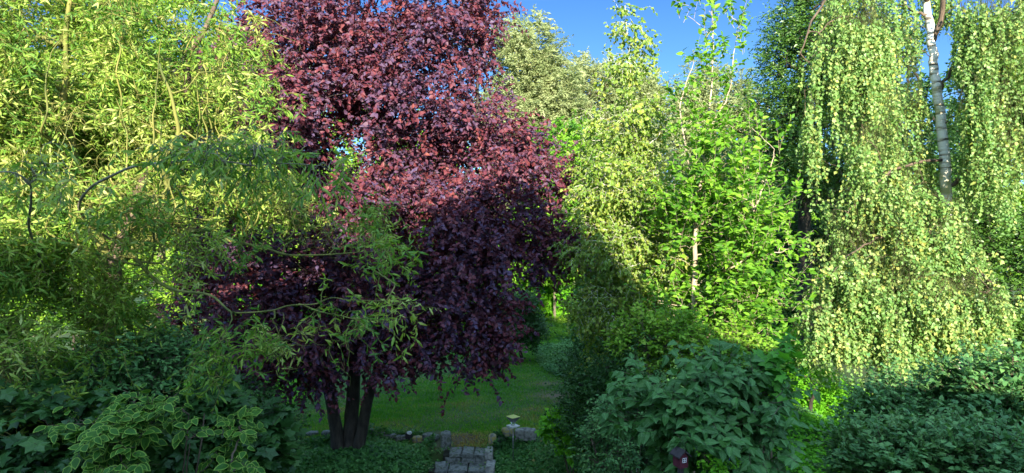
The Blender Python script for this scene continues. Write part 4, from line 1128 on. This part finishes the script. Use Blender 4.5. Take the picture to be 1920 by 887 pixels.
dark = [o for o in bpy.data.objects if o.get('label', '').startswith('small dark stone')][0]
wcap.parent = dark; wcap.location = (.02, -.02, .075)
rock('mossy yellow green stone right of the white capped stone', 785, 799, 12.3, (.26, .16, .15), 'stone_lichen', -.1, .5, 11)
rock('long flat grey stone sloping down towards the upright block', 808, 805, 12.2, (.34, .18, .12), 'stone', -.5, .7, 12)
arc = ['nearest the purple stems', 'second from the purple stems', 'third from the purple stems', 'just left of the white capped stone']
for i, (px, py) in enumerate(((690, 800), (712, 799), (733, 798), (752, 799))):
    rock('low grey kerb stone on the bank, ' + arc[i], px, py, 12.35, (.24, .16, .13), 'stone', .1 * i, .6, 20 + i)
arc2 = ['far left of the purple stems', 'a little left of the purple stems']
for i, (px, py) in enumerate(((585, 808), (615, 804))):
    rock('grey bank stone lying ' + arc2[i], px, py, 12.3, (.24, .18, .12), 'stone', .2 * i, .5, 30 + i)
for i, (px, py, lb) in enumerate(((1003, 862, 'grey round rock in the weeds below the lamp, the larger one'), (1015, 868, 'small grey rock touching the right of the larger rock in the weeds'), (1040, 880, 'pale grey rock nearest the bottom edge right of the lamp'))):
    rock(lb, px, py, 11.2 if i < 2 else 10.9, (.12 - .02 * (i == 1), .12, .12), 'stone_pale', i, .3, 40 + i, 'grey rocks in the right bed', dz=.1, name='rock', cat='rock')

def creep():
    n = 2600
    x = rng.uniform(-1.62, -.34, n); y = rng.uniform(10.4, 12.05, n)
    edge = np.minimum(np.abs(x + 1.5 - .35 * np.clip((y - 11.2), 0, 1)), np.abs(x + .42))
    k = rng.random(n) < np.exp(-edge / .06) * .9 + .05
    x, y = x[k], y[k]; n = len(x)
    st_ = np.clip(np.floor((11.83 - y) / .4), 0, 3)
    z = -.09 - .155 * st_ + .005 + rng.random(n) * .05
    tag(leaves('creeping_weeds', t_ovate(.7), np.stack([x, y, z], 1), nrmz(np.stack([rng.normal(size=n), rng.normal(size=n), rng.uniform(0, .8, n)], 1)),
               rng.normal(0, .4, (n, 3)) + [0, -.2, 1], rng.uniform(.02, .05, n), rng.random(n), M['leaf_cover']), 'small weeds creeping over the edges of the stone steps', 'weeds', kind='stuff')


creep()

# ------------------------------------------------------------------ garden lamp on a stake
M['metal'] = noisemat('metal', [(.3, (.16, .16, .17)), (.7, (.22, .22, .23))], 30, bump=0, rough=.35)
M['metal'].node_tree.nodes['Principled BSDF'].inputs['Metallic'].default_value = .8
M['cap_top'] = noisemat('cap_top', [(.3, (.38, .42, .12)), (.7, (.52, .55, .2))], 4, bump=0, rough=.25, spec=.6)  # yellow-green reflection on the lamp top, painted into its base colour
M['cap_side'] = noisemat('cap_side', [(.3, (.10, .11, .15)), (.7, (.14, .15, .19))], 4, bump=0, rough=.3)
M['plate'] = noisemat('plate', [(.3, (.42, .42, .44)), (.7, (.55, .55, .58))], 6, bump=0, rough=.35)
m_, nt_, pb_, _o = mat_new('clear_glass')
pb_.inputs['Base Color'].default_value = (.75, .82, .75, 1); pb_.inputs['Transmission Weight'].default_value = .85; pb_.inputs['Roughness'].default_value = .15
M['clear_glass'] = m_


def frustum(name, z0, z1, a0, a1, mat, parent, bev=.003):
    bm = bmesh.new()
    v = [bm.verts.new((sx_ * a, sy_ * a, z)) for z, a in ((z0, a0), (z1, a1)) for sx_, sy_ in ((-1, -1), (1, -1), (1, 1), (-1, 1))]
    for f in ((0, 3, 2, 1), (4, 5, 6, 7), (0, 1, 5, 4), (1, 2, 6, 5), (2, 3, 7, 6), (3, 0, 4, 7)): bm.faces.new([v[i] for i in f])
    return from_bm(name, bm, mat, parent, bevel=bev)


lp = W(962, 800, 11.3); lg = G(lp[0], lp[1])
lamp = empty('garden_lamp', (lp[0], lp[1], lg), 'small square solar garden lamp on a thin metal stake right of the steps', 'lamp', rz=R(40))
zp = float(lp[2] - lg)
bm = bmesh.new(); bmesh.ops.create_cone(bm, segments=10, radius1=.008, radius2=.010, depth=zp + .1, cap_ends=True, matrix=Matrix.Translation((0, 0, (zp - .1) / 2)))
from_bm('stake', bm, M['metal'], lamp, smooth=True)
frustum('base_plate', zp, zp + .026, .086, .090, M['plate'], lamp)
frustum('glass', zp + .028, zp + .09, .024, .034, M['clear_glass'], lamp)
cp = frustum('cap', zp + .092, zp + .180, .036, .096, M['cap_side'], lamp)
frustum('solar_panel', zp + .182, zp + .190, .094, .094, M['cap_top'], cp, .001)

# ------------------------------------------------------------------ bird house with a white cross-barred window
M['red_wood'] = noisemat('red_wood', [(.3, (.07, .010, .02)), (.7, (.11, .02, .035))], 12, bump=.2, stretch=(1, 1, .3))
M['dark_wood'] = noisemat('dark_wood', [(.3, (.03, .025, .03)), (.7, (.06, .05, .055))], 12, bump=.2)
M['white_trim'] = noisemat('white_trim', [(.3, (.7, .62, .64)), (.7, (.8, .74, .76))], 12, bump=.05)
bp = W(1276, 864, 5.6)
bh = empty('bird_house', (bp[0], bp[1], G(bp[0], bp[1])), 'dark red bird house with a white cross barred window under the large leaves', 'bird house', rz=R(22))
hz = float(bp[2] - G(bp[0], bp[1]))
bm = bmesh.new()
w_, d_, h_ = .046, .05, .10
v = [bm.verts.new(p) for p in ((-w_, -d_, hz - .05), (w_, -d_, hz - .05), (w_, -d_, hz + .05), (0, -d_, hz + .10), (-w_, -d_, hz + .05))]
v2 = [bm.verts.new((q.co.x, d_, q.co.z)) for q in v]
bm.faces.new(v); bm.faces.new(v2[::-1])
for i in range(5): bm.faces.new([v[i], v2[i], v2[(i + 1) % 5], v[(i + 1) % 5]])
from_bm('wall', bm, M['red_wood'], bh)
bm = bmesh.new()
for s in (-1, 1):
    q = [bm.verts.new(p) for p in ((0, -d_ - .02, hz + .104), (0, d_ + .02, hz + .104), (s * .068, d_ + .02, hz + .048), (s * .068, -d_ - .02, hz + .048),
                                   (0, -d_ - .02, hz + .118), (0, d_ + .02, hz + .118), (s * .068, d_ + .02, hz + .060), (s * .068, -d_ - .02, hz + .060))]
    for f in ((0, 1, 2, 3), (7, 6, 5, 4), (0, 4, 5, 1), (1, 5, 6, 2), (2, 6, 7, 3), (3, 7, 4, 0)): bm.faces.new([q[i] for i in f])
from_bm('roof', bm, M['dark_wood'], bh)
bm = bmesh.new(); a = .021; t = .004
zc = hz + .022
for (xa, xb, za, zb) in ((-a, a, a - t, a), (-a, a, -a, -a + t), (-a, -a + t, -a + t, a - t), (a - t, a, -a + t, a - t), (-t / 2, t / 2, -a + t, a - t), (-a + t, -t / 2, -t / 2, t / 2), (t / 2, a - t, -t / 2, t / 2)):
    box(bm, xa, xb, -d_ - .008, -d_ - .001, zc + za, zc + zb)
wf = from_bm('window', bm, M['white_trim'], bh)
bm = bmesh.new(); box(bm, -a + .002, a - .002, -d_ - .004, -d_ + .002, zc - a + .002, zc + a - .002)
from_bm('pane', bm, M['dark_glass'], wf)
bm = bmesh.new(); box(bm, -.02, .02, -.02, .02, -.1, hz - .05); from_bm('post', bm, M['dark_wood'], bh)

# blue flower of the light green plant
fl = [o for o in bpy.data.objects if o.name.startswith('flowering_plant')][0]
M['blue'] = noisemat('blue', [(.3, (.06, .08, .45)), (.7, (.12, .14, .6))], 8, bump=0)
fp = W(1366, 861, 5.5) - np.array(fl.location)
Pp = np.repeat(fp[None], 6, 0); an = np.arange(6) / 6 * 6.283
Dp = np.stack([np.cos(an), -.3 * np.ones(6), np.sin(an)], 1)
leaves('flower', t_ovate(.6), Pp, Dp, np.array([[0, -1., .4]] * 6), np.full(6, .014), np.zeros(6), M['blue'], fl)
st = Wood(); st.add(*[a_ for a_ in poly([fp + [0, .02, -.25], fp + [0.01, .03, -.1], fp + [0, .005, -.002]], [.002, .002, .0015])], 5); st.build('flower_stalk', M['leaf_bright'], fl)

# ------------------------------------------------------------------ grey garden bench far on the lawn
M['grey_paint'] = noisemat('grey_paint', [(.3, (.34, .37, .42)), (.7, (.46, .49, .54))], 6, bump=.1)
tp = W(772, 668, 19.0); tg = G(tp[0], tp[1]); th = float(tp[2] - tg)
bt = empty('garden_bench', (tp[0], tp[1], tg), 'small low grey garden bench on the lawn seen under the purple branches', 'bench', rz=R(-4))
th = max(th, .32)
bm = bmesh.new()
for k in range(3): box(bm, -.27, .27, -.14 + k * .095, -.06 + k * .095, th - .035, th)
from_bm('seat', bm, M['grey_paint'], bt)
for sx_ in (-.22, .22):
    bm = bmesh.new(); box(bm, sx_ - .02, sx_ + .02, -.11, .11, 0, th - .037); from_bm('leg', bm, M['grey_paint'], bt)
